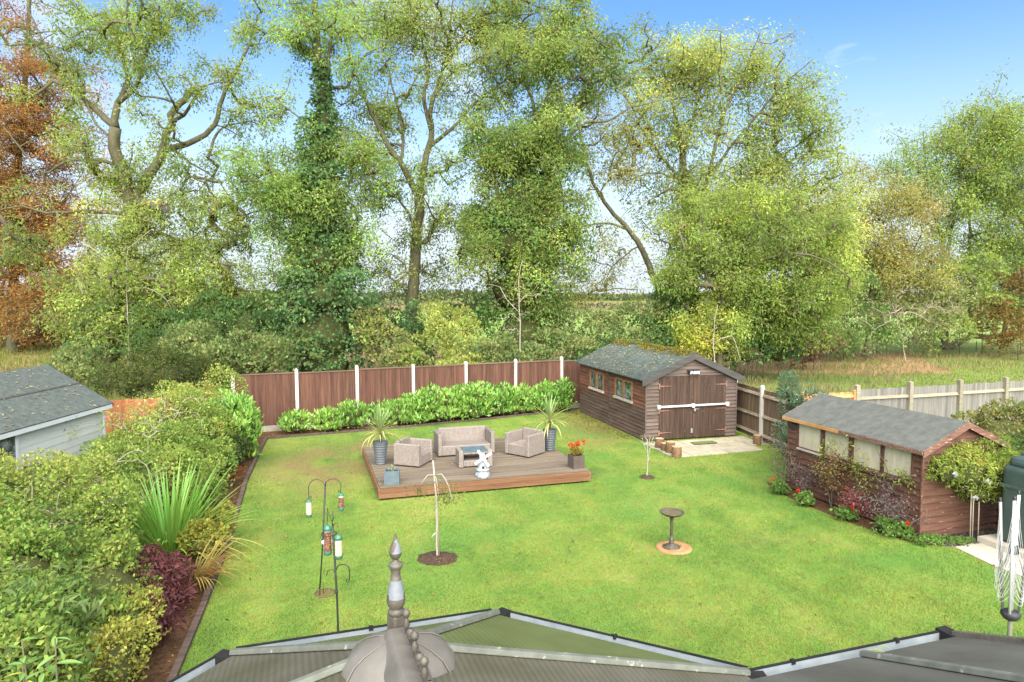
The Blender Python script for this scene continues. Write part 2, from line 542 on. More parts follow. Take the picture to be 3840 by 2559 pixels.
BED_L = [(-2.7, 2.0), (-3.99, 7.62), (-4.5, 9.59), (-5.1, 11.79), (-6.38, 15.95), (-7.6, 20.8), (-9.0, 21.5), (-9.4, 16.5), (-9.0, 9), (-6.5, 2)]
BED_B = [(-7.6, 20.75), (-4.65, 22.15), (-1.2, 23.95), (2.5, 26.15), (2.6, 26.7), (-8.9, 21.6)]
BED_R = [(6.05, 16.0), (6.0, 15.2), (6.25, 14.2), (6.6, 13.2), (6.95, 12.4), (7.3, 11.95), (7.85, 11.85), (9.3, 12.35), (9.25, 12.9), (7.5, 12.4), (6.6, 15.7)]
sheet('flower_bed', SOIL, BED_L, 0.006)
sheet('flower_bed', SOIL, BED_B, 0.006)
sheet('flower_bed', SOIL, BED_R, 0.006)
PATH = [(7.85, 11.82), (7.96, 10.93), (8.3, 10.1), (12.0, 11.2), (11.6, 13.2), (9.2, 12.36)]
sheet('path', CONC, PATH, 0.014)

def inside(P, poly):
    x, y = P[:, 0], P[:, 1]; ok = np.zeros(len(P), bool); j = len(poly) - 1
    for i in range(len(poly)):
        xi, yi = poly[i]; xj, yj = poly[j]
        c = ((yi > y) != (yj > y)) & (x < (xj - xi) * (y - yi) / (yj - yi + 1e-12) + xi)
        ok ^= c; j = i
    return ok

# far edge of the fields: low woods and a hedge line
def far_wood(name, label, x0, x1, y, h, n, seed):
    g = np.random.default_rng(seed)
    B = np.stack([g.uniform(x0, x1, n), y + g.normal(size=n) * 6, np.zeros(n)], 1)
    prof = h * (.45 + .9 * vnoise(B * np.array((1, 0, 0)), .03) * vnoise(B * np.array((1, 0, 0)), .11))
    B[:, 2] = prof * g.random(n) ** .6
    D = g.normal(size=(n, 3)); N = g.normal(size=(n, 3)) + np.array((0, -.6, .5))
    cols = palette([C('5d6f4a', .5), C('7d8b5c', .5), C('8f9470', .5)], g.random(n), n, .15)
    o = leaves(name, B, D, N, h * .35, h * .28, cols)
    return tag(o, label, 'trees', kind='stuff')
far_wood('far_wood', 'low dark line of woods along the far horizon', -420, 420, 420, 7, 9000, 5)
far_wood('far_hedge', 'thin hedgerow across the fields beyond the trees', -260, 260, 210, 2.2, 7000, 6)
STUB = mat('stubble', C('c9a878', .45), C('b89468', .45), scale=.3, detail=6, rough=1, objvar=0, spec=.05)
GREENF = mat('green_crop', C('a9c860', .42), C('bcd67c', .42), scale=.2, detail=6, rough=1, objvar=0, spec=.05)
sheet('stubble_field', STUB, [(-300, 212), (300, 212), (330, 330), (-330, 330)], -0.02)
sheet('crop_field', GREENF, [(-140, 66), (60, 62), (90, 140), (-200, 150)], -0.02)
sheet('earth_strip', STUB, [(-70, 40), (25, 38), (30, 52), (-80, 56)], -0.024)

# ---------------------------------------------------------------- back fence of brown panels
FBROWN = mat('fence_brown', C('5f4032', .6), C('805a48', .6), scale=3, stretch=(6, 1, .35), bump=.25, rough=.9, objvar=.22, extra=speckle(C('6f6a48', .55), 3.0, .62, .12))
FCAP = mat('fence_cap', C('6f5646', .62), C('8a7462', .62), scale=3, stretch=(.3, 3, 3), rough=.9)
CPOST = mat('concrete_post', C('ddd5c4', .6), C('efe9da', .6), scale=6, rough=.9, bump=.15, objvar=.04)
GRAVB = mat('gravel_board', C('a39a88', .6), C('bcb3a0', .6), scale=5, rough=.9, bump=.2)
fdir = math.atan2(.79, 1.803)
fence = empty('panel_fence', (-8.89, 21.55, 0), fdir, 'tall brown closeboard fence with white concrete posts along the back of the lawn', 'fence')
SP = 1.968
bm = MB().hexa([(0, -.016, 0), (.108, -.006, 0), (.108, 0, 0), (0, 0, 0)], [(0, -.016, 1.66), (.108, -.006, 1.66), (.108, 0, 1.66), (0, 0, 1.66)]).mesh('board', FBROWN)
pm = MB().box(-.05, .05, -.05, .05, 0, 2.0).add([(-.05, -.05, 2.0), (.05, -.05, 2.0), (.05, .05, 2.0), (-.05, .05, 2.0), (0, 0, 2.05)], [(0, 1, 4), (1, 2, 4), (2, 3, 4), (3, 0, 4)]).mesh('post', CPOST)
for i in range(8):
    link('post', pm, fence, (i * SP, 0, random.uniform(-.03, .02)), (random.uniform(-.012, .012), random.uniform(-.012, .012), 0))
    if i == 7: break
    box('gravel_board', GRAVB, fence, i * SP + .052, (i + 1) * SP - .052, -.02, .02, 0.0, .2)
    sagz = random.uniform(-.02, .02)
    for k in range(18):
        link('board', bm, fence, (i * SP + .052 + k * .1033, random.uniform(-.003, .003), .215 + sagz), (0, 0, 0), (1, 1, 1 + random.uniform(-.004, .004)))
    for z in (.45, 1.1, 1.75):
        box('rail', FBROWN, fence, i * SP + .052, (i + 1) * SP - .052, .004, .05, z, z + .07)
    box('capping', FCAP, fence, i * SP + .052, (i + 1) * SP - .052, -.035, .035, 1.878 + sagz, 1.915 + sagz)

# ---------------------------------------------------------------- right boundary: old fence seen from its rail side
OLDF = mat('old_fence', C('6b5744', .6), C('93795e', .6), scale=3, stretch=(5, 1, .4), bump=.3, rough=.95, objvar=.2)
OLDR = mat('old_rail', C('8d7d62', .6), C('b8ab8c', .6), scale=5, stretch=(.4, 3, 3), bump=.3, rough=.95, extra=speckle(C('c9c2a6', .6), 16, .6))
GREYF = mat('grey_board', C('88847a', .5), C('aea99c', .5), scale=3, stretch=(6, 1, .35), bump=.3, rough=.95, objvar=.16)
GREYR = mat('grey_rail', C('a0967c', .55), C('bcb398', .55), scale=5, stretch=(.4, 3, 3), bump=.3, rough=.95)
NEWF = mat('new_board', C('c98a4e', .62), C('e4b67c', .62), scale=3, stretch=(5, 1, .5), bump=.15, rough=.85, objvar=.1)
def rail_fence(name, label, pts, h, bw, bmat, rmat, pmat, rails, postw, posth, nb=None):
    o0 = pts[0]
    root = empty(name, (o0[0], o0[1], 0), 0, label, 'fence')
    me = MB().hexa([(0, .03, 0), (bw * 1.06, .03, 0), (bw * 1.06, .042, 0), (0, .048, 0)], [(0, .03, h), (bw * 1.06, .03, h), (bw * 1.06, .042, h), (0, .048, h)]).mesh('board', bmat)
    for i, p in enumerate(pts):
        x, y = p[0] - o0[0], p[1] - o0[1]
        an = math.atan2(pts[min(i + 1, len(pts) - 1)][1] - pts[max(i - 1, 0)][1], pts[min(i + 1, len(pts) - 1)][0] - pts[max(i - 1, 0)][0])
        b = MB().box(-postw / 2, postw / 2, -postw / 2, postw / 2, 0, posth)
        b.add([(-postw / 2, -postw / 2, posth), (postw / 2, -postw / 2, posth), (postw / 2, postw / 2, posth), (-postw / 2, postw / 2, posth), (0, 0, posth + .03)], [(0, 1, 4), (1, 2, 4), (2, 3, 4), (3, 0, 4)])
        b.build('post', pmat, root, (x, y, random.uniform(-.02, .02)), (0, 0, an))
        if i == len(pts) - 1: break
        q = pts[i + 1]; dx, dy = q[0] - p[0], q[1] - p[1]; ln = math.hypot(dx, dy); a = math.atan2(dy, dx)
        n = int(ln / bw)
        for k in range(n):
            s = (k + .02) * ln / n
            link('board', me, root, (x + math.cos(a) * s, y + math.sin(a) * s, .06 + random.uniform(-.012, .012)), (0, random.uniform(-.006, .006), a), (ln / n / bw, 1, 1))
        for z in rails:
            zz = z + random.uniform(-.02, .02)
            MB().hexa([(.04, -.03, zz), (ln - .04, -.03, zz), (ln - .04, .028, zz), (.04, .028, zz)], [(.04, .01, zz + .075), (ln - .04, .01, zz + .075), (ln - .04, .028, zz + .08), (.04, .028, zz + .08)]).build('rail', rmat, root, (x, y, 0), (0, 0, a))
    return root
rail_fence('old_fence', 'weathered brown fence with mossy rails running from the big workshop to the small shed', [(7.25, 22.0), (7.5, 20.3), (7.78, 18.5), (8.05, 16.7)], 1.55, .11, OLDF, OLDR, CPOST, (.2, .78, 1.4), .1, 1.74)
rail_fence('grey_fence', 'silver grey weathered closeboard fence behind the small brown shed', [(9.94, 19.52), (11.8, 20.08), (13.66, 20.67), (15.52, 21.31), (17.4, 21.9), (19.3, 22.5)], 1.66, .105, GREYF, GREYR, GREYR, (.3, 1.42), .13, 1.86)
nf = rail_fence('new_fence_panel', 'short new orange wood fence panel where the grey fence begins', [(8.15, 18.98), (9.86, 19.5)], 1.6, .15, NEWF, NEWF, NEWF, (.1, .8, 1.5), .08, 1.72)

# left neighbour: orange fence
ORF = mat('orange_board', C('a8623c', .62), C('cc8a5c', .62), scale=3, stretch=(6, 1, .4), bump=.25, rough=.9, objvar=.16)
orf = empty('orange_fence', (-12.5, 16.5, 0), R(15.7), 'short run of orange brown boards beside the pale blue summerhouse', 'fence')
bm2 = MB().hexa([(0, -.016, 0), (.15, -.006, 0), (.15, 0, 0), (0, 0, 0)], [(0, -.016, 1.76), (.15, -.006, 1.76), (.15, 0, 1.76), (0, 0, 1.76)]).mesh('board', ORF)
for k in range(28):
    link('board', bm2, orf, (k * .143, 0, .04 + random.uniform(-.01, .01)))
for z in (.3, 1.4):
    box('rail', ORF, orf, 0, 4.0, .004, .05, z, z + .08)
for k in range(3):
    box('post', ORF, orf, k * 1.5, k * 1.5 + .09, .052, .14, 0, 1.75)

# ---------------------------------------------------------------- clad walls
def clad(root, org, rot, mt, xmax, z0, z1, h, prof=None, openings=(), t=.03, name='plank', lift=.15, cuts=()):
    z = z0; row = 0
    M_ = Matrix.Translation(org) @ Matrix.Rotation(rot, 4, 'Z')
    while z < z1 - .02:
        ze = min(z + h, z1)
        a0, a1 = (0, xmax) if not prof else prof(z)
        b0, b1 = (0, xmax) if not prof else prof(ze)
        segs = [(a0, a1, b0, b1)]
        zc = (z + ze) / 2
        for (ox0, ox1, oz0, oz1) in openings:
            if oz0 < zc < oz1:
                ns = []
                for s in segs:
                    if s[1] <= ox0 or s[0] >= ox1: ns.append(s); continue
                    if s[0] < ox0: ns.append((s[0], ox0, s[2], ox0))
                    if s[1] > ox1: ns.append((ox1, s[1], ox1, s[3]))
                segs = ns
        for c in cuts:
            ns = []
            for s in segs:
                if s[0] < c < s[1]: ns += [(s[0], c - .004, s[2], c - .004), (c + .004, s[1], c + .004, s[3])]
                else: ns.append(s)
            segs = ns
        for s in segs:
            if s[1] - s[0] < .03: continue
            cx = (s[0] + s[1]) / 2
            b = MB().hexa([(s[0] - cx, -t, .002), (s[1] - cx, -t, .002), (s[1] - cx, 0, .002), (s[0] - cx, 0, .002)],
                          [(s[2] - cx, -t * lift, ze - z), (s[3] - cx, -t * lift, ze - z), (s[3] - cx, 0, ze - z), (s[2] - cx, 0, ze - z)])
            m = mt(row, zc) if callable(mt) else mt
            p = M_ @ Vector((cx, 0, z))
            o = b.build(name, m, root, p, (0, 0, rot))
        z = ze; row += 1

# ---------------------------------------------------------------- big workshop
GW, GD, GE, GR = 3.08, 5.5, 1.93, 2.62
gar = empty('workshop', (4.05, 20.45, 0), R(15.3), 'large dark brown timber workshop with double doors and a corrugated roof', 'workshop')
GP1 = mat('workshop_red', C('6a4634', .62), C('96664c', .62), scale=4, stretch=(.25, 3, 3), bump=.25, rough=.85, objvar=.16)
GP2 = mat('workshop_dark', C('5c4a3c', .62), C('80695a', .62), scale=4, stretch=(.25, 3, 3), bump=.25, rough=.88, objvar=.16)
GPF = mat('workshop_front', C('615348', .6), C('857468', .6), scale=4, stretch=(.25, 3, 3), bump=.3, rough=.9, objvar=.2)
GDOOR = mat('workshop_door', C('4a382c', .52), C('6c5444', .52), scale=4, stretch=(4, 3, .25), bump=.25, rough=.85, objvar=.16, extra=speckle(C('b0a08c', .6), 26, .70, .02))
ROOFC = mat('corrugated', C('4d574f', .6), C('667067', .6), scale=3, bump=.2, rough=.85, objvar=0, extra=speckle(C('b8b08a', .6), 15, .655, .02))
DARKT = mat('dark_trim', C('4a4844', .6), C('625e58', .6), scale=4, stretch=(.3, 3, 3), rough=.85)
MOSS = mat('moss', C('8f8a34', .6), C('b3a848', .6), scale=16, rough=1, bump=1)
GLASSD = mat('window_glass', (.02, .03, .032), (.3, .34, .36), scale=5, lo=.45, hi=.75, rough=.05, objvar=.2, spec=.7)  # pale noise patches in the colour imitate reflections on the panes
FRAMEW = mat('window_timber', C('8f6a42', .6), C('b08a5c', .6), scale=6, rough=.8)
SILL = mat('window_sill', C('c8c0ae', .6), C('e0d8c8', .6), scale=6, rough=.8)
box('liner', DARKT, gar, .03, GW - .03, .03, GD - .03, .02, GE - .1)
# left wall (its length runs from the back corner to the front corner)
wins = [(1.02, 2.3, 1.05, 1.72), (3.25, 4.6, 1.05, 1.72)]
clad(gar, (0, GD, 0), R(-90), lambda r, z: GP1 if z > .95 + random.uniform(-.15, .15) else GP2, GD, .04, GE, .118, None, wins, cuts=(2.75,))
clad(gar, (GW, 0, 0), R(90), GP2, GD, .04, GE, .118)
gp = lambda z: (0, GW) if z <= GE else ((z - GE) / (GR - GE) * GW / 2, GW - (z - GE) / (GR - GE) * GW / 2)
DX0, DX1, DZ = .42, 2.72, 1.98
clad(gar, (0, 0, 0), 0, GPF, GW, .04, GR - .03, .112, gp, [(DX0, DX1, 0, DZ)])
clad(gar, (GW, GD, 0), R(180), GPF, GW, .04, GR - .03, .112, gp)
box('seam_strip', DARKT, gar, -.034, -.001, 2.73, 2.77, .04, GE - .02)
for x in (-.03, GW):
    box('corner_trim', GPF, gar, x, x + .03, -.03, .02, .03, GE - .02)
for (a, b, z0, z1) in wins:
    y1, y0 = GD - a, GD - b; ym = (y0 + y1) / 2
    w = empty('window', (0, 0, 0)); w.parent = gar
    for (p, q) in ((y0, ym), (ym, y1)):
        box('pane', GLASSD, w, .0, .008, p + .07, q - .07, z0 + .08, z1 - .06)
    fr_ = MB().box(-.045, .02, y0, y0 + .06, z0, z1).build('jamb', FRAMEW, w)
    MB().box(-.045, .02, y1 - .06, y1, z0, z1).build('jamb', FRAMEW, w)
    MB().box(-.05, .02, ym - .06, ym + .06, z0, z1).build('mullion', FRAMEW, w)
    MB().box(-.04, .02, y0 + .06, y1 - .06, z1 - .055, z1).build('head', FRAMEW, w)
    MB().box(-.075, .02, y0 - .03, y1 + .03, z0 - .02, z0 + .05).build('sill', SILL, w)
# doors
def strap_hinge(root, x, z, s, m, y):
    h = MB().box(-.024, .024, -.012, 0, -.085, .085).hexa([(.0, -.014, -.022), (.4 * s, -.014, -.006), (.4 * s, -.002, -.006), (.0, -.002, -.022)], [(.0, -.014, .022), (.4 * s, -.014, .006), (.4 * s, -.002, .006), (.0, -.002, .022)])
    return h.build('hinge', m, root, (x, y, z))
RUST = mat('rusty_hinge', C('8a6450', .58), C('b88a74', .58), scale=20, rough=.7, metallic=.2)
WHITEM = mat('white_metal', C('e6e6e2', .62), C('f4f4f0', .62), scale=5, rough=.45, objvar=.02)
STEEL = mat('steel', C('b8bab8', .6), C('d2d4d2', .6), scale=8, rough=.4, metallic=.5)
for d in (0, 1):
    x0 = DX0 + .01 + d * 1.15; dr = empty('door', (0, 0, 0)); dr.parent = gar
    for k in range(10):
        a = x0 + k * .1135
        MB().box(a, a + .111, -.03 - (k % 2) * .004, -.002, .05, DZ - .01).build('plank', GDOOR, dr, bevel=.004)
    hx = DX0 - .0 if d == 0 else DX1
    for z in (.25, .93, 1.68):
        strap_hinge(dr, hx, z, 1 if d == 0 else -1, RUST, -.036)
box('door_lintel', GPF, gar, DX0 - .05, DX1 + .05, -.045, -.0, DZ + .003, DZ + .045)
bar = MB().tube([(DX0 - .03, -.075, 1.05), (1.57, -.075, 1.055), (DX1 + .08, -.075, 1.06)], .033, 10).build('security_bar', WHITEM, gar)
for x in (DX0 - .03, 1.55, DX1 + .02):
    MB().box(x - .045, x + .045, -.118, -.036, .995, 1.115).build('bracket', WHITEM, bar, bevel=.008)
MB().lathe([(0.0, -.04), (.03, -.04), (.035, 0), (.03, .035), (0, .035)], 10).build('padlock', STEEL, gar, (1.62, -.06, .9))
MB().tube([(1.56, -.045, .93), (1.62, -.07, .955), (1.72, -.055, .93), (1.78, -.045, .945)], .012, 5).build('chain', STEEL, gar)
box('bolt', STEEL, gar, 1.5, 1.56, -.06, -.036, .2, .34)
lamp = empty('flood_lamp', (1.55, -.05, 2.12)); lamp.parent = gar
BLACKP = mat('black_plastic', C('38383a', .6), C('4a4a4c', .6), rough=.5)
box('lamp_bar', BLACKP, lamp, -.2, .2, -.02, .03, -.02, .04)
for k in (-1, 0, 1):
    MB().box(-.06, .06, -.1, -.02, -.06, .05).build('lamp_head', BLACKP, lamp, (k * .14, 0, -.01), (R(14), 0, k * -.3), bevel=.01)
    MB().box(-.05, .05, -.106, -.101, -.05, .04).build('lamp_glass', WHITEM, lamp, (k * .14, 0, -.01), (R(14), 0, k * -.3))
# corrugated roof
def corrugated(x0, x1, z0, z1, y0, y1, wl, amp, t=.012):
    n = int((y1 - y0) / wl * 6); mb = MB(); vs = []
    L = math.hypot(x1 - x0, z1 - z0); nx, nz = -(z1 - z0) / L, (x1 - x0) / L
    if nz < 0: nx, nz = -nx, -nz
    for dz in (0, -t):
        for i in range(n + 1):
            y = y0 + (y1 - y0) * i / n; w = amp * math.sin(2 * PI * y / wl) + dz
            jit = .012 * math.sin(y * 5.3) * 0
            vs.append((x0 + nx * w, y, z0 + nz * w)); vs.append((x1 + nx * w, y, z1 + nz * w))
    o = 2 * (n + 1)
    fs = [(2 * i, 2 * i + 2, 2 * i + 3, 2 * i + 1) for i in range(n)] + [(o + 2 * i, o + 2 * i + 1, o + 2 * i + 3, o + 2 * i + 2) for i in range(n)]
    fs += [(2 * i, o + 2 * i, o + 2 * i + 2, 2 * i + 2) for i in range(n)]
    return mb.add(vs, fs, True)
sl = (GR - GE) / (GW / 2)
OV = .2
corrugated(-OV, GW / 2, GE - OV * sl + .05, GR + .05, -.12, GD + .15, .1, .022).build('roof_sheet', ROOFC, gar)
corrugated(GW + OV, GW / 2, GE - OV * sl + .05, GR + .05, -.12, GD + .15, .1, .022).build('roof_sheet', ROOFC, gar)
rc = MB().tube([(GW / 2, -.13, GR + .06), (GW / 2, GD + .16, GR + .06)], .05, 8).build('ridge_cap', DARKT, gar)
for s in (-1, 1):
    xa = GW / 2 + s * (GW / 2 + OV)
    za = GE - OV * sl + .0
    MB().hexa([(GW / 2, -.16, GR - .13), (xa, -.16, za - .14), (xa, -.13, za - .14), (GW / 2, -.13, GR - .13)], [(GW / 2, -.16, GR + .065), (xa, -.16, za + .07), (xa, -.13, za + .07), (GW / 2, -.13, GR + .065)]).build('barge_board', DARKT, gar)
g = np.random.default_rng(3)
n = 5200
yy = g.uniform(-.1, GD + .1, n); xo = np.abs(g.normal(size=n)) * .16 * np.where(g.random(n) < .3, -1, 1.3)
B = np.stack([GW / 2 + xo, yy, GR + .075 - np.abs(xo) * sl + g.random(n) * .035], 1)
B = B[vnoise(B, 3) + vnoise(B, 9) * .6 > .55]
n = len(B)
leaves('moss', B, g.normal(size=(n, 3)) + np.array((0, 0, .6)), g.normal(size=(n, 3)), .06, .05, palette([C('7d7a2c', .6), C('a39a3c', .6), C('c4b658', .6)], g.random(n), n), gar)
# lichen and leaf litter that has gathered on the near slope
n = 480
xs = g.random(n) * (GW / 2 + OV) - OV; B = np.stack([xs, g.uniform(-.1, GD, n), GE + .05 + xs * sl + .035], 1)
B = B[vnoise(B * np.array((1, .6, 1)), 1.7) > .42]; n = len(B)
leaves('leaf_litter', B, g.normal(size=(n, 3)) * np.array((1, 1, .15)), np.array((-.4, 0, 1)) + g.normal(size=(n, 3)) * .2, .07, .04, palette([C('b8a878', .7), C('d8cba0', .7), C('a8a050', .7)], g.random(n), n), gar)

# paving in front of its doors
SLAB = mat('slab', C('b5aa8e', .58), C('cfc5a8', .58), scale=4, detail=8, bump=.2, bscale=40, rough=.92, objvar=.1, extra=speckle(C('8f9470', .58), 5, .64, .1))
pav = empty('paving', (4.42, 18.4, 0), R(17.5), 'pale stone slabs laid in front of the big workshop doors', 'paving')
for i in range(6):
    for j in range(3):
        w = .575
        if i == 5 and j == 0: continue
        x = i * (w + .012) + (.03 if j % 2 else 0); y = j * (w + .012)
        MB().box(0, w, 0, w, -.02, .035).build('slab', SLAB, pav, (x, y, random.uniform(-.006, .006)), (random.uniform(-.01, .01), random.uniform(-.01, .01), 0), bevel=.008)
MATG = mat('door_mat_green', C('6f7a4a', .6), C('86905c', .6), scale=30, rough=1, bump=.6)
tag(MB().box(-.38, .38, -.14, .14, .042, .056).build('door_mat', MATG, None, (5.72, 20.08, .012), (0, 0, R(15.3)), bevel=.004), 'thin green doormat lying on the slabs before the workshop doors', 'doormat')
LOGB = mat('log_bark', C('7a5c44', .6), C('a8845f', .6), scale=8, bump=.8, rough=.95)
LOGE = mat('log_end', C('c9a276', .6), C('dcbc92', .6), scale=12, rough=.9)
def log(x, y, r, h, rz, label, tilt=0):
    root = empty('log', (x, y, 0), rz, label, 'log', 'logs set round the paving')
    MB().lathe([(r * .9, 0), (r, .04), (r * .97, h - .02), (r * .94, h)], 12, wob=lambda t, z: .06 * math.sin(3 * t + x) + .04 * math.sin(7 * t)).build('bark', LOGB, root, rot=(tilt, 0, 0))
    MB().lathe([(r * .94, h), (0, h + .004)], 12, wob=lambda t, z: .06 * math.sin(3 * t + x) + .04 * math.sin(7 * t)).build('sawn_end', LOGE, root, rot=(tilt, 0, 0))
log(4.28, 19.55, .13, .3, 0, 'log beside the young sapling, closest to the workshop corner')
log(4.36, 19.2, .12, .24, 1, 'low log between two taller ones along the left side of the slabs')
log(4.46, 18.92, .13, .34, 2, 'grey topped log standing midway along the slabs')
log(4.52, 18.5, .14, .3, .5, 'pale log at the front left corner of the slabs')
log(7.28, 20.0, .12, .3, .4, 'lone log beside the concrete post of the old fence')
tag(MB().tube([(-.28, 0, .1), (0, .02, .11), (.3, 0, .1)], [.1, .11, .09], 10).build('log', mat('log_dark', C('5c4a3a', .6), C('78624c', .6), scale=8, bump=.8), None, (7.75, 18.6, 0), (0, 0, .3)), 'dark log lying on its side at the right end of the slabs', 'log', 'logs set round the paving')

# ---------------------------------------------------------------- small brown shed on the right
SW, SD, SE, SR = 1.86, 3.52, 1.68, 2.1
shed = empty('garden_shed', (7.44, 12.18, 0), R(17.2), 'small red brown garden shed with a row of pale windows and grey felt roof', 'shed')
SP1 = mat('shed_plank', C('664434', .54), C('86604c', .54), scale=4, stretch=(.3, 3, 3), bump=.3, rough=.85, objvar=.13, extra=speckle(C('cdb7a2', .6), 15, .685, .02))
FELT = mat('felt_blue', C('70726a', .5), C('84867c', .5), scale=6, detail=10, bump=.12, bscale=120, rough=1.0, spec=.08, objvar=.03)
BARGE = mat('shed_barge', C('7a5242', .62), C('a07a66', .62), scale=6, stretch=(.3, 3, 3), rough=.85, extra=speckle(C('d8cabc', .6), 14, .62, .03))
PANEL = mat('blind', C('c0b398', .72), C('d6cab0', .72), scale=3, stretch=(1, 2.5, .6), detail=3, rough=.55, objvar=.05, spec=.5)
box('liner', DARKT, shed, .04, SW - .04, .04, SD - .04, .02, SE - .08)
swin = [(.32, 1.0), (1.12, 1.8), (1.92, 2.6), (2.68, 3.3)]          # measured from the far corner
sop = [(a, b, 1.02, SE - .1) for a, b in swin]
clad(shed, (0, SD, 0), R(-90), SP1, SD, .04, SE, .128, None, sop, t=.03, lift=.2)
clad(shed, (SW, 0, 0), R(90), SP1, SD, .04, SE, .128, t=.03, lift=.2)
sp = lambda z: (0, SW) if z <= SE else ((z - SE) / (SR - SE) * SW / 2, SW - (z - SE) / (SR - SE) * SW / 2)
clad(shed, (0, 0, 0), 0, SP1, SW, .04, SR - .03, .128, sp, t=.03, lift=.2)
clad(shed, (SW, SD, 0), R(180), SP1, SW, .04, SR - .03, .128, sp, t=.03, lift=.2)
for x, y in ((-.035, -.03), (SW + .0, -.03), (-.035, SD)):
    box('corner_trim', SP1, shed, x, x + .035, y, y + .035, .02, SE - .03)
for a, b in swin:
    y1, y0 = SD - a, SD - b
    w = empty('window', (0, 0, 0)); w.parent = shed
    box('pane', PANEL, w, -.008, .03, y0, y1, 1.02, SE - .06)
    box('sill', SILL if a < .5 else BARGE, w, -.05, -.0, y0 - .03, y1 + .03, .985, 1.02)
    box('jamb', SP1, w, -.03, .0, y0 - .05, y0, 1.022, SE - .03)
    box('jamb', SP1, w, -.03, .0, y1, y1 + .05, 1.022, SE - .03)
box('vent', BLACKP, shed, -.06, -.02, SD - .26, SD - .08, 1.42, 1.53)
ssl = (SR - SE) / (SW / 2)
for s in (-1, 1):
    x0 = SW / 2 + s * (SW / 2 + .12); z0 = SE - .12 * ssl + .03
    MB().hexa([(x0, -.1, z0), (SW / 2, -.1, SR + .03), (SW / 2, SD + .1, SR + .03), (x0, SD + .1, z0)], [(x0, -.1, z0 + .022), (SW / 2, -.1, SR + .055), (SW / 2, SD + .1, SR + .055), (x0, SD + .1, z0 + .022)]).build('roof_felt', FELT, shed)
    for y, yb in ((-.125, -.1), (SD + .1, SD + .125)):
        MB().hexa([(x0, y, z0 - .1), (SW / 2, y, SR - .07), (SW / 2, yb, SR - .07), (x0, yb, z0 - .1)], [(x0, y, z0 + .02), (SW / 2, y, SR + .05), (SW / 2, yb, SR + .05), (x0, yb, z0 + .02)]).build('barge_board', BARGE, shed)
    box('eave_board', NEWF if s < 0 else BARGE, shed, x0 - s * .0, x0 + s * .02, 1.9 if s < 0 else -.1, SD + .1, z0 - .055, z0 + .015)
    if s < 0: box('eave_board', BARGE, shed, x0 - .02, x0, -.1, 1.89, z0 - .055, z0 + .015)
for k in (1.2, 2.4):
    zz = SR + .058
    MB().hexa([(-.12, k, SE + .005), (SW / 2, k, zz), (SW / 2, k + .05, zz), (-.12, k + .05, SE + .005)], [(-.12, k, SE + .013), (SW / 2, k, zz + .008), (SW / 2, k + .05, zz + .008), (-.12, k + .05, SE + .013)]).build('felt_lap', FELT, shed)

# ---------------------------------------------------------------- pale blue summerhouse over the hedge
summ = empty('summerhouse', (-9.2, 15.2, 0), 0, 'pale blue boarded summerhouse with dark felt roof beyond the hedge', 'summerhouse')
SBL = mat('pale_blue_board', C('d2d6cc', .6), C('dfe2d8', .6), scale=4, stretch=(.3, 3, 3), rough=.7, objvar=.04)
WTRIM = mat('white_trim', C('dfe4e2', .62), C('ecefec', .62), scale=4, rough=.6, objvar=.03)
FELTD = mat('felt_dark', C('58605a', .58), C('70786f', .58), scale=10, detail=8, bump=.3, bscale=110, rough=.95, objvar=.03, extra=speckle(C('a09a80', .6), 40, .72, .03))
HWID, HLEN, HE, HR = 2.6, 6.0, 2.05, 2.83
clad(summ, (0, -HLEN, 0), R(90), SBL, HLEN, .1, HE, .15, None, [(2.3, 3.3, .9, 1.85)], t=.02, lift=.6)
hp = lambda z: (0, HWID) if z <= HE else ((z - HE) / (HR - HE) * HWID / 2, HWID - (z - HE) / (HR - HE) * HWID / 2)
clad(summ, (0, 0, 0), R(180), SBL, HWID, .1, HR - .04, .15, hp, t=.02, lift=.6)
clad(summ, (-HWID, -HLEN, 0), 0, SBL, HWID, .1, HR - .04, .15, hp, t=.02, lift=.6)
box('liner', DARKT, summ, -HWID + .03, -.04, -HLEN + .03, -.03, .0, HE - .1)
box('corner_trim', WTRIM, summ, 0.0, .035, -.03, .03, .1, HE - .05)
wq = empty('window', (0, 0, 0)); wq.parent = summ
box('pane', GLASSD, wq, -.02, .0, -3.7, -2.7, .9, 1.85)
for y in (-3.72, -3.22, -2.72): box('jamb', WTRIM, wq, 0, .03, y, y + .05, .88, 1.87)
hs_ = (HR - HE) / (HWID / 2)
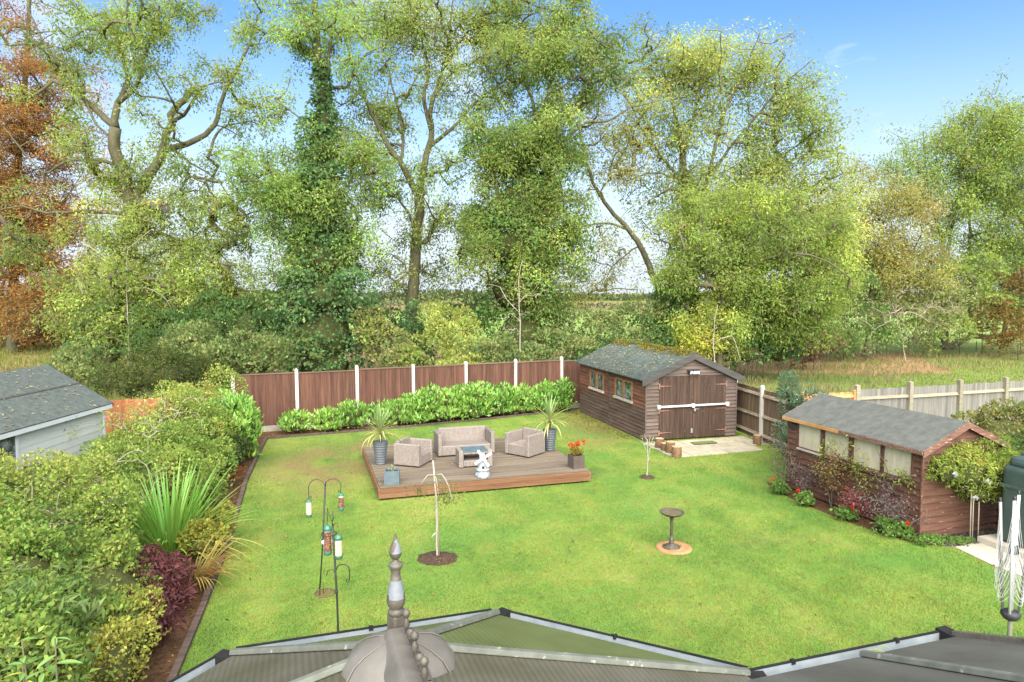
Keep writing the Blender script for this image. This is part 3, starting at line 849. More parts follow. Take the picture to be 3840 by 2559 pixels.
for s in (-1, 1):
    x0 = -HWID / 2 + s * (HWID / 2 + .14); z0 = HE - .14 * hs_ + .03; xm = -HWID / 2
    MB().hexa([(x0, -HLEN - .15, z0), (xm, -HLEN - .15, HR + .03), (xm, .15, HR + .03), (x0, .15, z0)], [(x0, -HLEN - .15, z0 + .025), (xm, -HLEN - .15, HR + .06), (xm, .15, HR + .06), (x0, .15, z0 + .025)]).build('roof_felt', FELTD, summ)
    box('fascia', WTRIM, summ, x0 - .03, x0 - .002, -HLEN - .14, .14, z0 - .09, z0 + .0)
    xq, zq = x0 + (xm - x0) * .5, z0 + (HR + .03 - z0) * .5
    MB().hexa([(xq, -HLEN - .15, zq + .03), (xq - s * .03, -HLEN - .15, zq + .05), (xq - s * .03, .152, zq + .05), (xq, .152, zq + .03)], [(xq, -HLEN - .15, zq + .042), (xq - s * .03, -HLEN - .15, zq + .062), (xq - s * .03, .152, zq + .062), (xq, .152, zq + .042)]).build('felt_lap', DARKT, summ)
    MB().hexa([(x0, .155, z0 - .06), (xm, .155, HR - .03), (xm, .185, HR - .03), (x0, .185, z0 - .06)], [(x0, .155, z0 + .02), (xm, .155, HR + .055), (xm, .185, HR + .055), (x0, .185, z0 + .02)]).build('barge_board', DARKT, summ)
g = np.random.default_rng(8)
n = 260; xs = g.random(n) * 1.4
B = np.stack([.12 - xs, g.uniform(-HLEN, 0, n), HE - .03 + xs * hs_ + .035], 1)
leaves('leaf_litter', B, g.normal(size=(n, 3)) * np.array((1, 1, .2)), np.array((.4, 0, 1)) + g.normal(size=(n, 3)) * .2, .09, .035, palette([C('a89a70', .7), C('d0c8a8', .7)], g.random(n), n), summ)
# ---------------------------------------------------------------- deck
DECKM = mat('deck_board', C('746654', .54), C('9c8c76', .54), scale=3, stretch=(.22, 4, 3), bump=.25, rough=.8, objvar=.12, extra=speckle(C('8c8a5c', .6), 2.2, .6, .15))
FASC = mat('deck_fascia', C('8c6242', .54), C('b08460', .54), scale=4, stretch=(.2, 3, 3), bump=.3, rough=.8, objvar=.08)
DKW, DKD, DKZ = 4.93, 4.15, .3
deckF = frame((-2.87, 14.55, 0), 17.1)
deck = empty('deck', (-2.87, 14.55, 0), R(17.1), 'raised brown timber deck standing on the lawn', 'deck')
nb = 30; bw = DKD / nb
db = MB().box(0, DKW, 0, bw - .006, -.028, 0)
for q in range(5):
    y = .012 + q * (bw - .03) / 5
    db.box(.0, DKW, y, y + .014, 0.0005, .004)
dme = MB().box(0, DKW, 0, bw - .012, -.028, 0).mesh('deck_board', DECKM)
for k in range(nb):
    link('deck_board', dme, deck, (0, k * bw, DKZ + random.uniform(-.002, .002)), None, (1, 1, 1))
for z0, z1 in ((.05, .155), (.16, .268)):
    b = MB().box(0, DKW, -.028, -.002, z0, z1)
    for q in range(5):
        zz = z0 + .008 + q * (z1 - z0 - .01) / 5
        b.box(.0, DKW, -.034, -.0285, zz, zz + .011)
    b.build('fascia_board', FASC, deck)
    MB().box(-.028, -.002, -.026, DKD, z0, z1).build('side_board', FASC, deck)
    MB().box(DKW + .002, DKW + .028, -.026, DKD, z0, z1).build('side_board', FASC, deck)
for x in (.05, 1.2, 2.4, 3.6, 4.8):
    box('joist', DARKT, deck, x, x + .05, .02, DKD - .02, .02, .27)
# leaf litter on the deck
g = np.random.default_rng(21)
def dk(a, b, z=DKZ):
    return deckF @ Vector((a, b, z))

# ---------------------------------------------------------------- rattan furniture
def weave(nt, out, tc, mp):
    n, l = nt.nodes, nt.links
    bt = n.new('ShaderNodeTexBrick'); bt.inputs['Scale'].default_value = 1
    bt.inputs['Brick Width'].default_value = .07; bt.inputs['Row Height'].default_value = .034; bt.inputs['Mortar Size'].default_value = .005
    bt.inputs['Color1'].default_value = (1, 1, 1, 1); bt.inputs['Color2'].default_value = (.72, .72, .72, 1); bt.inputs['Mortar'].default_value = (.35, .35, .35, 1)
    sx = n.new('ShaderNodeSeparateXYZ'); l.new(tc.outputs['Object'], sx.inputs[0])
    ad = n.new('ShaderNodeMath'); ad.operation = 'ADD'; l.new(sx.outputs[0], ad.inputs[0]); l.new(sx.outputs[1], ad.inputs[1])
    cb = n.new('ShaderNodeCombineXYZ'); l.new(sx.outputs[2], cb.inputs[0]); l.new(ad.outputs[0], cb.inputs[1])
    l.new(cb.outputs[0], bt.inputs['Vector'])
    mx = n.new('ShaderNodeMix'); mx.data_type = 'RGBA'; mx.blend_type = 'MULTIPLY'; mx.inputs[0].default_value = .8
    l.new(out, mx.inputs[6]); l.new(bt.outputs['Color'], mx.inputs[7])
    return mx.outputs[2]
RATT = mat('rattan', C('aa9c8e', .58), C('c2b4a6', .58), scale=30, rough=.6, objvar=.04, spec=.35, bump=.4, bscale=70, extra=weave)
TGLASS = mat('dark_glass', (.05, .075, .075), (.06, .085, .085), rough=.06, objvar=0, spec=.8)
DARKF = mat('furniture_foot', C('3c3835', .6), C('4c4640', .6), rough=.8)
def seat(name, label, cat, w, d, h, sh, aw, loc, rz):
    """woven seat; local x runs along its width, it faces -y"""
    r = empty(name, loc, rz, label, cat)
    box('seat', RATT, r, -w / 2 + aw, w / 2 - aw, -d / 2 + .01, d / 2 - aw, .03, sh, .02)
    box('backrest', RATT, r, -w / 2 + aw + .002, w / 2 - aw - .002, d / 2 - aw, d / 2, .03, h, .02)
    for s in (-1, 1):
        box('arm', RATT, r, s * w / 2 if s < 0 else w / 2 - aw, -w / 2 + aw if s < 0 else w / 2, -d / 2, d / 2 + .003, .03, h - .045, .02)
    for sx in (-1, 1):
        for sy in (-1, 1):
            box('foot', DARKF, r, sx * (w / 2 - .07) - .03, sx * (w / 2 - .07) + .03, sy * (d / 2 - .07) - .03, sy * (d / 2 - .07) + .03, 0, .03)
    return r
A0 = R(17.1)
seat('sofa', 'long grey rattan sofa at the back of the timber deck', 'sofa', 1.5, .7, .64, .28, .11, dk(2.48, 2.6), A0 + R(-1))
seat('armchair', 'grey rattan armchair turned sideways beside the left tall pot', 'armchair', .76, .7, .6, .28, .1, dk(1.03, 1.86), A0 + R(90 - 36))
seat('armchair', 'grey rattan armchair beside the right tall pot, open front to the left', 'armchair', .78, .74, .62, .3, .1, dk(3.98, 2.02), A0 + R(-55))
tb = empty('coffee_table', dk(2.42, 1.28), A0 + R(-3), 'low rattan coffee table with dark glass top in front of the sofa', 'table')
for s in (-1, 1):
    box('side_panel', RATT, tb, -.41 if s < 0 else .30, -.30 if s < 0 else .41, -.27, .27, .012, .41, .015)
box('glass_top', TGLASS, tb, -.295, .295, -.265, .265, .385, .4, .004)
box('top_rail', RATT, tb, -.298, .298, -.26, -.2, .325, .38, .01)
box('lower_shelf', RATT, tb, -.298, .298, -.25, .25, .03, .17, .012)
box('back_panel', RATT, tb, -.298, .298, .2, .25, .172, .38, .01)

# ---------------------------------------------------------------- potted plants on the deck
POTG = mat('grey_pot', C('6c7274', .5), C('80868a', .5), scale=6, rough=.55, objvar=.03)
COMP = mat('compost', C('4a3c30', .5), C('6a5644', .5), scale=30, rough=1, bump=1)
def strap_mesh(name, L, w, droop, m, cols, fold=.25, seg=7, base=.35):
    """long tapering leaf that rises along +x/+z and arches over"""
    vs = []; x = z = 0; ang = R(82)
    pts = []
    for i in range(seg + 1):
        t = i / seg
        pts.append((x, z, ang))
        ang -= droop / seg * (.5 + t)
        x += math.cos(ang) * L / seg; z += math.sin(ang) * L / seg
    for i, (x, z, a) in enumerate(pts):
        t = i / seg
        ww = w * .5 * max(.02, (base + (1 - base) * min(1, t / .3)) * (1 - max(0, (t - .35) / .65) ** 1.6))
        nx, nz = -math.sin(a), math.cos(a)
        vs += [(x, 0, z), (x + nx * ww * fold, ww, z + nz * ww * fold), (x + nx * ww * fold, -ww, z + nz * ww * fold)]
    V = []; 
    for i in range(seg):
        a, b = 3 * i, 3 * i + 3
        for q in ((a, b, b + 1, a + 1), (a, a + 2, b + 2, b)):
            V += [vs[k] for k in q]
    V = np.array(V); nf = len(V) // 4
    cc = np.array([[c * random.uniform(.9, 1.1) for c in cols]] * nf)
    return poly_mesh(name, V, 4, cc, m)
def hues(h, n, s=.18):
    c = C(h, .62)
    return [tuple(x * (1 + random.uniform(-s, s)) for x in c) for _ in range(n)]
CORD = [strap_mesh('leaf', random.uniform(.55, .72), .04, dr, GLOSSLEAF, c, .35) for dr, c in zip((.12, .3, .55, .9, 1.35, 1.8), hues('a9c46a', 2) + hues('bccb74', 2) + hues('d2d27c', 2, .08))]
def cordyline(label, loc, rz, seed, h=.56, R0=.185):
    rd = random.Random(seed)
    r = empty('potted_cordyline', loc, rz, label, 'potted plant', 'cordylines in tall grey pots on the deck')
    prof = [(.0, 0), (R0 * .6, 0)]
    for k in range(9):
        z = h * k / 9; rr = R0 * (.62 + .36 * (k / 9))
        prof += [(rr + .004, z + .012), (rr + .011, z + h / 18), (rr + .004, z + h / 9 - .004), (rr - .002, z + h / 9 - .001)]
    prof += [(R0 * 1.03, h), (R0 * 1.0, h + .015), (R0 * .9, h + .012), (R0 * .88, h - .06)]
    MB().lathe(prof, 22).build('pot', POTG, r)
    MB().lathe([(R0 * .9, h - .05), (0, h - .04)], 16).build('soil', COMP, r)
    MB().tube([(0, 0, h - .06), (.012, .008, h + .1), (.0, .0, h + .3)], [.032, .028, .022], 8).build('stem', BARK, r)
    for k in range(64):
        t = k / 64
        i = min(5, int(t * 6 + rd.uniform(-.6, .6)))
        i = max(0, i)
        link('leaf', CORD[i], r, (0, 0, h + .32 - .16 * t + rd.uniform(-.02, .02)), (rd.uniform(-.25, .25), t * 1.25 + rd.uniform(-.15, .2), k * 2.4 + rd.uniform(-.3, .3)), (rd.uniform(.8, 1.15),) * 3)
    return r
cordyline('spiky green cordyline in a ribbed grey pot at the left of the deck', dk(.24, 2.02), 0, 1)
cordyline('spiky green cordyline in a ribbed grey pot at the right of the deck', dk(4.74, 2.2), 1, 2)

SLATEP = mat('slate_planter', C('66757a', .6), C('77868a', .6), scale=8, rough=.7, objvar=0)
BROWNP = mat('brown_planter', C('5c5048', .6), C('786a5e', .6), scale=24, stretch=(4, 4, .4), rough=.8, objvar=0, bump=.3)
def planter(name, label, loc, rz, s, h, m):
    r = empty(name, loc, rz, label, 'planter')
    t = .03
    b = MB()
    b.box(-s, s, -s, -s + t, 0, h).box(-s, s, s - t, s, 0, h).box(-s, -s + t, -s + t, s - t, 0, h).box(s - t, s, -s + t, s - t, 0, h)
    b.build('pot', m, r, bevel=.004)
    box('soil', COMP, r, -s + t, s - t, -s + t, s - t, .02, h - .05)
    return r
p1 = planter('slate_planter', 'square slate grey planter at the front left corner of the deck', dk(.3, .26), A0 + R(-10), .165, .3, SLATEP)
g = np.random.default_rng(4)
def little_plant(root, n, z0, rad, hgt, pal, L, W, seed, m=None, name='foliage'):
    g = np.random.default_rng(seed)
    o = unit(g.normal(size=(n, 3))) * g.random((n, 1)) ** .5 * np.array((rad, rad, hgt * .5)) + np.array((0, 0, z0 + hgt * .5))
    D = o * np.array((1, 1, .3)) / rad + g.normal(size=(n, 3)) * .5 + np.array((0, 0, .4))
    N = np.array((0, 0, 1)) + g.normal(size=(n, 3)) * .6
    return leaves(name, o, D, N, L * g.uniform(.6, 1.3, n), W * g.uniform(.7, 1.2, n), palette(pal, g.random(n), n), root, m)
little_plant(p1, 40, .25, .07, .12, [C('b8c090', .65), C('dfe0c0', .65), C('8a9a60', .6)], .07, .03, 3)
p2 = planter('flower_planter', 'square dark brown planter of orange flowers at the right deck corner', dk(4.72, .32), A0 + R(8), .15, .31, BROWNP)
little_plant(p2, 220, .27, .16, .2, [C('8aa04a', .6), C('b8b050', .6), C('d09a50', .6)], .08, .03, 5)
FLOW = [C('e86a38', .75), C('f08a50', .75), C('d8502c', .75)]
def flower_head(root, p, r, seed, pal=FLOW):
    g = np.random.default_rng(seed); n = 26
    B = np.array(p) + unit(g.normal(size=(n, 3))) * r * .35
    D = B - np.array(p) + np.array((0, 0, .2 * r)); N = np.array((0, 0, 1)) + g.normal(size=(n, 3)) * .6
    return leaves('flower', B, D, N, r, r * .8, palette(pal, g.random(n), n, .1), root, fold=.1)
for k in range(7):
    a = k * 2.4; rr = .05 + .03 * k
    flower_head(p2, (rr * math.cos(a), rr * math.sin(a) * .8, .5 + random.uniform(-.02, .12)), .055, k)

# ---------------------------------------------------------------- windmill ornament
WSTONE = mat('ornament_stone', C('9fabaf', .62), C('d2dadb', .62), scale=12, detail=8, rough=.9, bump=.6, bscale=30, objvar=0)
WSAIL = mat('ornament_white', C('e6e9e8', .66), C('f2f4f2', .66), rough=.6, objvar=0)
wm = empty('windmill_ornament', dk(2.36, .2), A0 + R(-8), 'small grey stone windmill ornament with white sails at the deck front', 'ornament')
MB().lathe([(0, 0), (.155, 0), (.17, .03), (.15, .06), (.145, .09), (.115, .11), (.12, .14), (.15, .155), (.15, .18), (.115, .19)], 22, wob=lambda t, z: (.09 * math.sin(5 * t) + .05 * math.sin(11 * t + z * 40)) if z < .1 else .02 * math.sin(8 * t)).build('rocky_base', WSTONE, wm)
MB().lathe([(.115, .19), (.1, .3), (.08, .42), (.083, .43), (.083, .45), (.075, .46), (.066, .5), (.04, .535), (0, .545)], 8).build('tower', WSTONE, wm)
box('doorway', DARKF, wm, -.025, .025, -.118, -.1, .2, .26)
box('step', WSTONE, wm, -.06, .06, -.19, -.13, .0, .05, .008)
hub = MB().tube([(0, -.07, .45), (0, -.135, .45)], .016, 8).build('sail_hub', DARKF, wm)
for k in range(4):
    a = R(33) + k * PI / 2
    MB().box(-.0, .225, -.006, .006, -.028, .028).build('sail', WSAIL, wm, (0.0, -.125 - .004 * (k % 2), .45), (0, -a, 0))
    
# ---------------------------------------------------------------- bird bath and its round slab
SAND = mat('sandstone_disc', C('c8925c', .5), C('dcaa78', .5), scale=6, detail=7, rough=.95, bump=.3, objvar=0)
disc = MB().lathe([(0, .03), (.2, .03), (.205, .026), (.21, .03), (.3, .031), (.315, .02), (.318, -.01)], 40).build('round_slab', SAND, None, (2.86, 11.78, 0))
tag(disc, 'round sandy orange slab set in the lawn under the bird bath', 'slab')
BRNZ = mat('bronze', C('5c5446', .6), C('8a8070', .6), scale=14, rough=.45, metallic=.35, bump=.3, objvar=0)
bb = empty('bird_bath', (2.81, 11.76, .03), 0, 'dark bronze pedestal bird bath standing on the lawn', 'bird bath')
MB().lathe([(.15, 0), (.155, .012), (.145, .02), (.10, .03), (.085, .045), (.05, .055), (.04, .07)], 28, wob=lambda t, z: .05 * math.sin(8 * t) if z > .015 and z < .05 else 0).build('foot', BRNZ, bb)
MB().lathe([(.04, .07), (.045, .09), (.036, .11), (.042, .13), (.036, .15), (.032, .16), (.03, .17), (.026, .3), (.028, .5), (.04, .54), (.06, .56)], 12).build('stem', BRNZ, bb)
MB().lathe([(.05, .555), (.13, .575), (.19, .605), (.212, .63), (.218, .64), (.208, .645), (.19, .635), (.13, .61), (0, .6)], 36, wob=lambda t, z: .012 * math.sin(36 * t) if z > .62 else 0).build('bowl', BRNZ, bb)
WATER = mat('water', (.10, .075, .05), (.12, .09, .06), rough=.03, objvar=0, spec=.8)
MB().lathe([(.172, .626), (0, .6265)], 32).build('water', WATER, bb)

# ---------------------------------------------------------------- bird feeders
BLK = mat('black_iron', C('3e443c', .55), C('565c50', .55), scale=20, rough=.55, metallic=.3, objvar=0)
GRNP = mat('green_plastic', C('3f8272', .6), C('4f9482', .6), rough=.35, objvar=.05, spec=.5)
GRND = mat('green_plastic_dark', C('4a7a58', .6), C('578a66', .6), rough=.4, objvar=.05, spec=.5)
SEED = mat('seed', C('d8c49c', .66), C('efe0bc', .66), scale=60, rough=.6, objvar=.05, spec=.5)
NUTS = mat('peanuts', C('6e4030', .6), C('b88264', .6), scale=55, rough=.6, objvar=.05, spec=.5, detail=2, lo=.45, hi=.6)
CLEAR = mat('tube_plastic', C('c8cdc0', .6), C('d8dcd2', .6), rough=.2, spec=.6)
def feeder(label, top, L, r, cap, fill, full=.7, dome=False, rot=0):
    f = empty('bird_feeder', top, rot, label, 'bird feeder', 'tube feeders hanging from the iron poles')
    MB().tube([(0, 0, 0), (.0, 0, -.05)], .003, 5).build('hanger', BLK, f)
    z = -.05
    ch = r * (1.5 if dome else .8)
    MB().lathe([(0, z), (r * .7, z - ch * .15), (r * 1.12, z - ch * .6), (r * 1.15, z - ch), (r * .95, z - ch)], 16).build('cap', cap, f)
    zt = z - ch; zb = zt - L
    MB().lathe([(r, zt), (r, zt - L * (1 - full)), ], 16).build('tube', CLEAR, f)
    MB().lathe([(r, zt - L * (1 - full)), (r, zb)], 16).build('filling', fill, f)
    MB().lathe([(r * 1.05, zb + .02), (r * 1.12, zb), (r * 1.05, zb - .02), (0, zb - .022)], 16).build('base', cap, f)
    MB().tube([(-r * 1.6, 0, zb + .03), (r * 1.6, 0, zb + .03)], .004, 5).build('perch', BLK, f)
    return f
def hook(p, s, w, h, drop, n=12):
    """shepherd's crook from p towards +-x"""
    pts = []
    for i in range(n + 1):
        a = PI * i / n
        pts.append((p[0] + s * w * .5 * (1 - math.cos(a)), p[1], p[2] + h * math.sin(a)))
    e = pts[-1]
    pts += [(e[0], p[1], e[2] - drop * .5), (e[0] - s * .005, p[1], e[2] - drop)]
    for i in range(7):
        a = i / 6 * 1.6 * PI
        pts.append((e[0] - s * .005 - s * .018 * (1 - math.cos(a)), p[1], e[2] - drop - .018 * math.sin(a)))
    return pts
f1 = empty('feeder_pole', (-2.88, 9.9, 0), 0, 'black iron pole with two curved hooks, farther from the roof', 'feeder pole')
MB().tube([(0, 0, -.05), (.07, 0, .8), (.125, 0, 1.66)], [.011, .011, .014], 8).build('pole', BLK, f1)
MB().tube([(.125, 0, 1.66), (.128, 0, 1.74)], [.012, .003], 6).build('pole_tip', BLK, f1)
MB().tube(hook((.125, 0, 1.62), -1, .25, .14, .13), .005, 6).build('hook', BLK, f1)
MB().tube(hook((.125, 0, 1.66), 1, .23, .11, .08), .005, 6).build('hook', BLK, f1)
MB().tube([(.03, 0, .9), (.06, 0, .84), (.11, .02, .82), (.13, .02, .86)], .004, 6).build('branch_hook', BLK, f1)
feeder('green capped feeder of pale seed hanging at the left, farther pole', (-3.005, 9.9, 1.51), .21, .04, GRND, SEED, .8)
feeder('slim green capped feeder of red nuts hanging at the right, farther pole', (-2.525, 9.9, 1.6), .2, .036, GRNP, NUTS, .85)
f2 = empty('feeder_pole', (-2.02, 7.6, 0), 0, 'black iron feeding station with round tray, nearest the conservatory roof', 'feeder pole')
MB().tube([(.03, 0, -.05), (.015, 0, 1.0), (-.02, 0, 1.86)], [.012, .012, .012], 8).build('pole', BLK, f2)
MB().tube([(-.02, 0, 1.86), (-.025, 0, 1.9), (-.012, 0, 1.94), (-.018, 0, 2.02)], [.012, .005, .009, .003], 6).build('pole_tip', BLK, f2)
MB().tube([(-.018, 0, 1.84), (-.03, .02, 1.9), (-.07, .03, 1.98), (-.085, .03, 2.06), (-.09, .03, 2.0), (-.085, .03, 1.9)], .004, 6).build('hook', BLK, f2)
MB().tube([(-.018, 0, 1.86), (.02, -.03, 1.9), (.05, -.05, 1.9), (.055, -.05, 1.85)], .004, 6).build('hook', BLK, f2)
MB().tube(hook((.012, 0, 1.34), 1, .15, .07, .12), .006, 6).build('hook', BLK, f2)
MB().tube([(.012, 0, 1.28), (-.03, 0, 1.35), (-.09, 0, 1.33), (-.1, 0, 1.28)], .005, 6).build('hook', BLK, f2)
RUSTB = mat('rusty_tray', C('6e5040', .6), C('8f6c56', .6), scale=20, rough=.8, metallic=.2)
tr = MB().tube([(-.12 + .118 * math.cos(i / 24 * 2 * PI), .118 * math.sin(i / 24 * 2 * PI), 1.075) for i in range(25)], .006, 6, cap=False)
for q in range(-5, 6):
    u = q * .021; v = math.sqrt(.118 ** 2 - u * u)
    tr.tube([(-.12 + u, -v, 1.07), (-.12 + u, v, 1.07)], .002, 4); tr.tube([(-.12 - v, u, 1.072), (-.12 + v, u, 1.072)], .002, 4)
tr.build('tray', RUSTB, f2, kind='stuff')
MB().tube([(-.14, 0, 1.065), (-.142, 0, 1.2)], .004, 6).build('tray_spike', BLK, f2)
MB().lathe([(.0, 1.075), (.02, 1.075), (.022, 1.1), (.016, 1.1), (0, 1.082)], 12, c=(.01, 0, 0)).build('collar', BLK, f2)
ring = MB()
for q in (0,):
    ring.tube([(-.07 + .085 * math.cos(i / 18 * 2 * PI), .02 + .085 * math.sin(i / 18 * 2 * PI), 1.76) for i in range(19)], .006, 6, cap=False)
ring.build('holder_ring', BLK, f2)
dish = MB().lathe([(0, 0), (.05, .0), (.07, .03), (.066, .032), (.046, .006), (0, .006)], 20).build('seed_dish', WHITEM, f2, (-.1, .05, 1.63))
feeder('large teal capped feeder of dark nuts on the nearer pole', (-2.1, 7.6, 1.92), .26, .04, GRNP, NUTS, .95, True)
feeder('large green capped feeder of cream seed on the nearer pole', (-1.965, 7.55, 1.83), .2, .04, GRND, SEED, .9, True)

# ---------------------------------------------------------------- young trees with mulch rings
MULCH = mat('mulch', C('4c3a2c', .5), C('7a5f48', .5), scale=22, detail=6, bump=1.5, bscale=50, rough=1, objvar=0, extra=speckle(C('d8b878', .6), 26, .68, .03))
def ring_bed(x, y, rx, ry, seed, label):
    g = random.Random(seed); n = 26
    poly = [(x + rx * (1 + g.uniform(-.08, .08)) * math.cos(2 * PI * k / n), y + ry * (1 + g.uniform(-.08, .08)) * math.sin(2 * PI * k / n)) for k in range(n)]
    b = MB(); b.add([(px, py, .005) for px, py in poly] + [(x + (px - x) * .6, y + (py - y) * .6, .045) for px, py in poly] + [(x, y, .06)],
                    [(k, (k + 1) % n, n + (k + 1) % n, n + k) for k in range(n)] + [(n + k, n + (k + 1) % n, 2 * n) for k in range(n)], True)
    o = b.build('mulch_ring', MULCH); o['kind'] = 'structure'
    return o
ring_bed(-1.27, 11.32, .36, .33, 1, '')
ring_bed(3.3, 16.42, .2, .19, 2, '')
STAKE = mat('stake', C('b5aa94', .62), C('d0c6b0', .62), scale=6, stretch=(4, 4, .4), rough=.85)
SAPB = mat('sapling_bark', C('b3a892', .62), C('cfc5b0', .62), scale=10, stretch=(2, 2, .5), rough=.9)

# ---------------------------------------------------------------- timber edging
SLEEP = mat('edging_timber', C('5a4a3e', .6), C('78665a', .6), scale=4, stretch=(3, .3, 3), bump=.3, rough=.95)
edge = empty('lawn_edging', (-3.94, 7.62, 0), 0, 'dark timber edging along the left side of the lawn', 'edging')
ep = [(-3.1, 4.2), (-3.94, 7.62), (-4.45, 9.59), (-5.05, 11.79), (-5.7, 13.9), (-6.33, 15.95), (-6.95, 18.3), (-7.6, 20.85)]
for i in range(len(ep) - 1):
    (x0, y0), (x1, y1) = ep[i], ep[i + 1]
    a = math.atan2(y1 - y0, x1 - x0); ln = math.hypot(x1 - x0, y1 - y0)
    MB().box(0.004, ln - .004, -.045, .045, 0, .075 + random.uniform(-.01, .015)).build('sleeper', SLEEP, edge, (x0 + 3.94, y0 - 7.62, 0), (0, 0, a), bevel=.008)
edge2 = empty('border_edging', (-7.6, 20.85, 0), 0, 'low timber edging in front of the laurels along the back fence', 'edging')
ep = [(-7.6, 20.8), (-6.1, 21.45), (-4.65, 22.1), (-2.9, 23.0), (-1.2, 23.9), (.6, 25.0), (2.45, 26.1)]
for i in range(len(ep) - 1):
    (x0, y0), (x1, y1) = ep[i], ep[i + 1]
    a = math.atan2(y1 - y0, x1 - x0); ln = math.hypot(x1 - x0, y1 - y0)
    MB().box(0.004, ln - .004, -.03, .03, 0, .07).build('sleeper', SLEEP, edge2, (x0 + 7.6, y0 - 20.85, 0), (0, 0, a), bevel=.006)

# ---------------------------------------------------------------- oil tank and rotary dryer
TANK = mat('tank_green', C('4c5e58', .5), C('5c6e68', .5), scale=3, rough=.5, objvar=0, spec=.45, bump=.05)
tank = empty('oil_tank', (8.9, 10.9, 0), R(16), 'dark green plastic oil tank at the right edge beside the path', 'oil tank')
box('plinth', CONC, tank, -.15, 1.5, -.15, 1.25, 0.002, .12)
b = box('body', TANK, tank, 0, 1.3, 0, 1.0, .12, 1.5, .1)
b.modifiers['bevel'].segments = 4
box('shoulder', TANK, tank, .06, 1.24, .06, .94, 1.44, 1.66, .09)
box('top_rib', TANK, tank, .3, .5, .1, .9, 1.6, 1.72, .04)
box('top_rib', TANK, tank, .8, 1.0, .1, .9, 1.6, 1.72, .04)
box('seam_rib', TANK, tank, -.012, 1.312, -.012, 1.012, 1.1, 1.16, .01)
MB().lathe([(.08, 1.6), (.09, 1.74), (.08, 1.76), (0, 1.765)], 14, c=(.65, .5, 0)).build('filler_cap', BLACKP, tank)
ALU = mat('dryer_metal', C('c2bdb2', .62), C('d6d2c8', .62), rough=.4, metallic=.4, objvar=.05)
LINE = mat('washing_line', C('d0d0cc', .6), C('e0e0dc', .6), rough=.6, objvar=0)
dry = empty('rotary_dryer', (5.74, 7.62, 0), .3, 'folded rotary clothes dryer with looped white lines at the lower right', 'clothes dryer')
MB().tube([(0, 0, -.05), (0, 0, 2.1)], .025, 10).build('pole', ALU, dry)
MB().lathe([(.03, .74), (.07, .76), (.1, .8), (.1, .84), (.05, .87), (.03, .87)], 14).build('hub', BLACKP, dry)
MB().lathe([(.028, 1.52), (.05, 1.53), (.05, 1.62), (.028, 1.63)], 14).build('collar', BLACKP, dry)
for k in range(4):
    a = k * PI / 2 + .5; ca, sa = math.cos(a), math.sin(a)
    top = 2.18 - .08 * (k % 2)
    arm = MB().tube([(.075 * ca, .075 * sa, .8), (.15 * ca, .15 * sa, top)], .016, 8).build('arm', ALU if k % 2 else WHITEM, dry)
    MB().tube([(.15 * ca, .15 * sa, top - .02), (.152 * ca, .152 * sa, top + .05)], .014, 8).build('arm_tip', BLACKP, arm)
    MB().tube([(.03 * ca, .03 * sa, 1.58), (.11 * ca, .11 * sa, 1.3)], .008, 6).build('strut', ALU, dry)
    a2 = a + PI / 2; cb, sb = math.cos(a2), math.sin(a2)
    for q in range(10):
        t = q / 9
        za = 2.12 - 1.05 * t; ra = .075 + .075 * (za - .8) / 1.38
        p0 = Vector((ra * ca, ra * sa, za)); p1 = Vector((ra * cb, ra * sb, za))
        low = 1.38 - .42 * t ** .8 + random.uniform(-.03, .03)
        low = min(low, za - .05)
        out = .06 + .05 * random.random()
        mid = (p0 + p1) * .5; od = Vector((mid.x, mid.y, 0)).normalized()
        pts = []
        for i in range(11):
            s = i / 10
            e = 1 - abs(2 * s - 1) ** 2.4
            p = p0.lerp(p1, s); 
            p = p + od * (out * e); p.z = za + (low - za) * (e ** .8)
            pts.append(p)
        MB().tube(pts, .0026, 5, cap=False).build('line', LINE, dry)

# ---------------------------------------------------------------- conservatory roof below the window
CA = R(18.2)
con = empty('conservatory', (-.915, 4.345, 0), CA, 'conservatory with green tinted roof panels and a tall brown finial below the camera', 'conservatory')
def lines(nt, out, tc, mp):
    n, l = nt.nodes, nt.links
    wv = n.new('ShaderNodeTexWave'); wv.inputs['Scale'].default_value = 9; wv.inputs['Distortion'].default_value = .6; wv.bands_direction = 'X'
    l.new(mp.outputs[0], wv.inputs['Vector'])
    mr = n.new('ShaderNodeMapRange'); mr.inputs['To Min'].default_value = .84; mr.inputs['To Max'].default_value = 1.06
    l.new(wv.outputs['Fac'], mr.inputs['Value'])
    gc = n.new('ShaderNodeCombineColor')
    for i in range(3): l.new(mr.outputs[0], gc.inputs[i])
    mx = n.new('ShaderNodeMix'); mx.data_type = 'RGBA'; mx.blend_type = 'MULTIPLY'; mx.inputs[0].default_value = 1
    l.new(out, mx.inputs[6]); l.new(gc.outputs[0], mx.inputs[7])
    return mx.outputs[2]
POLYG = mat('roof_panel_green', C('68723f', .56), C('7c8652', .56), scale=2.2, detail=8, rough=.5, objvar=.05, spec=.18, extra=lines, bump=.05)
POLYB = mat('roof_panel_brown', C('5f5c48', .55), C('757060', .55), scale=2.2, detail=8, rough=.5, objvar=.05, spec=.2, extra=lines, bump=.05)
GBAR = mat('glazing_bar', C('74776a', .5), C('8f9282', .5), scale=9, detail=8, rough=.7, objvar=.05, extra=speckle(C('b0b0a0', .55), 18, .64, .05))
GUT = mat('gutter_grey', C('98a2a4', .6), C('b4bcbc', .6), scale=6, rough=.4, objvar=.03, spec=.4)
GUTB = mat('gutter_black', C('302f2e', .5), C('3e3c3a', .5), scale=6, rough=.8, objvar=.03, spec=.1)
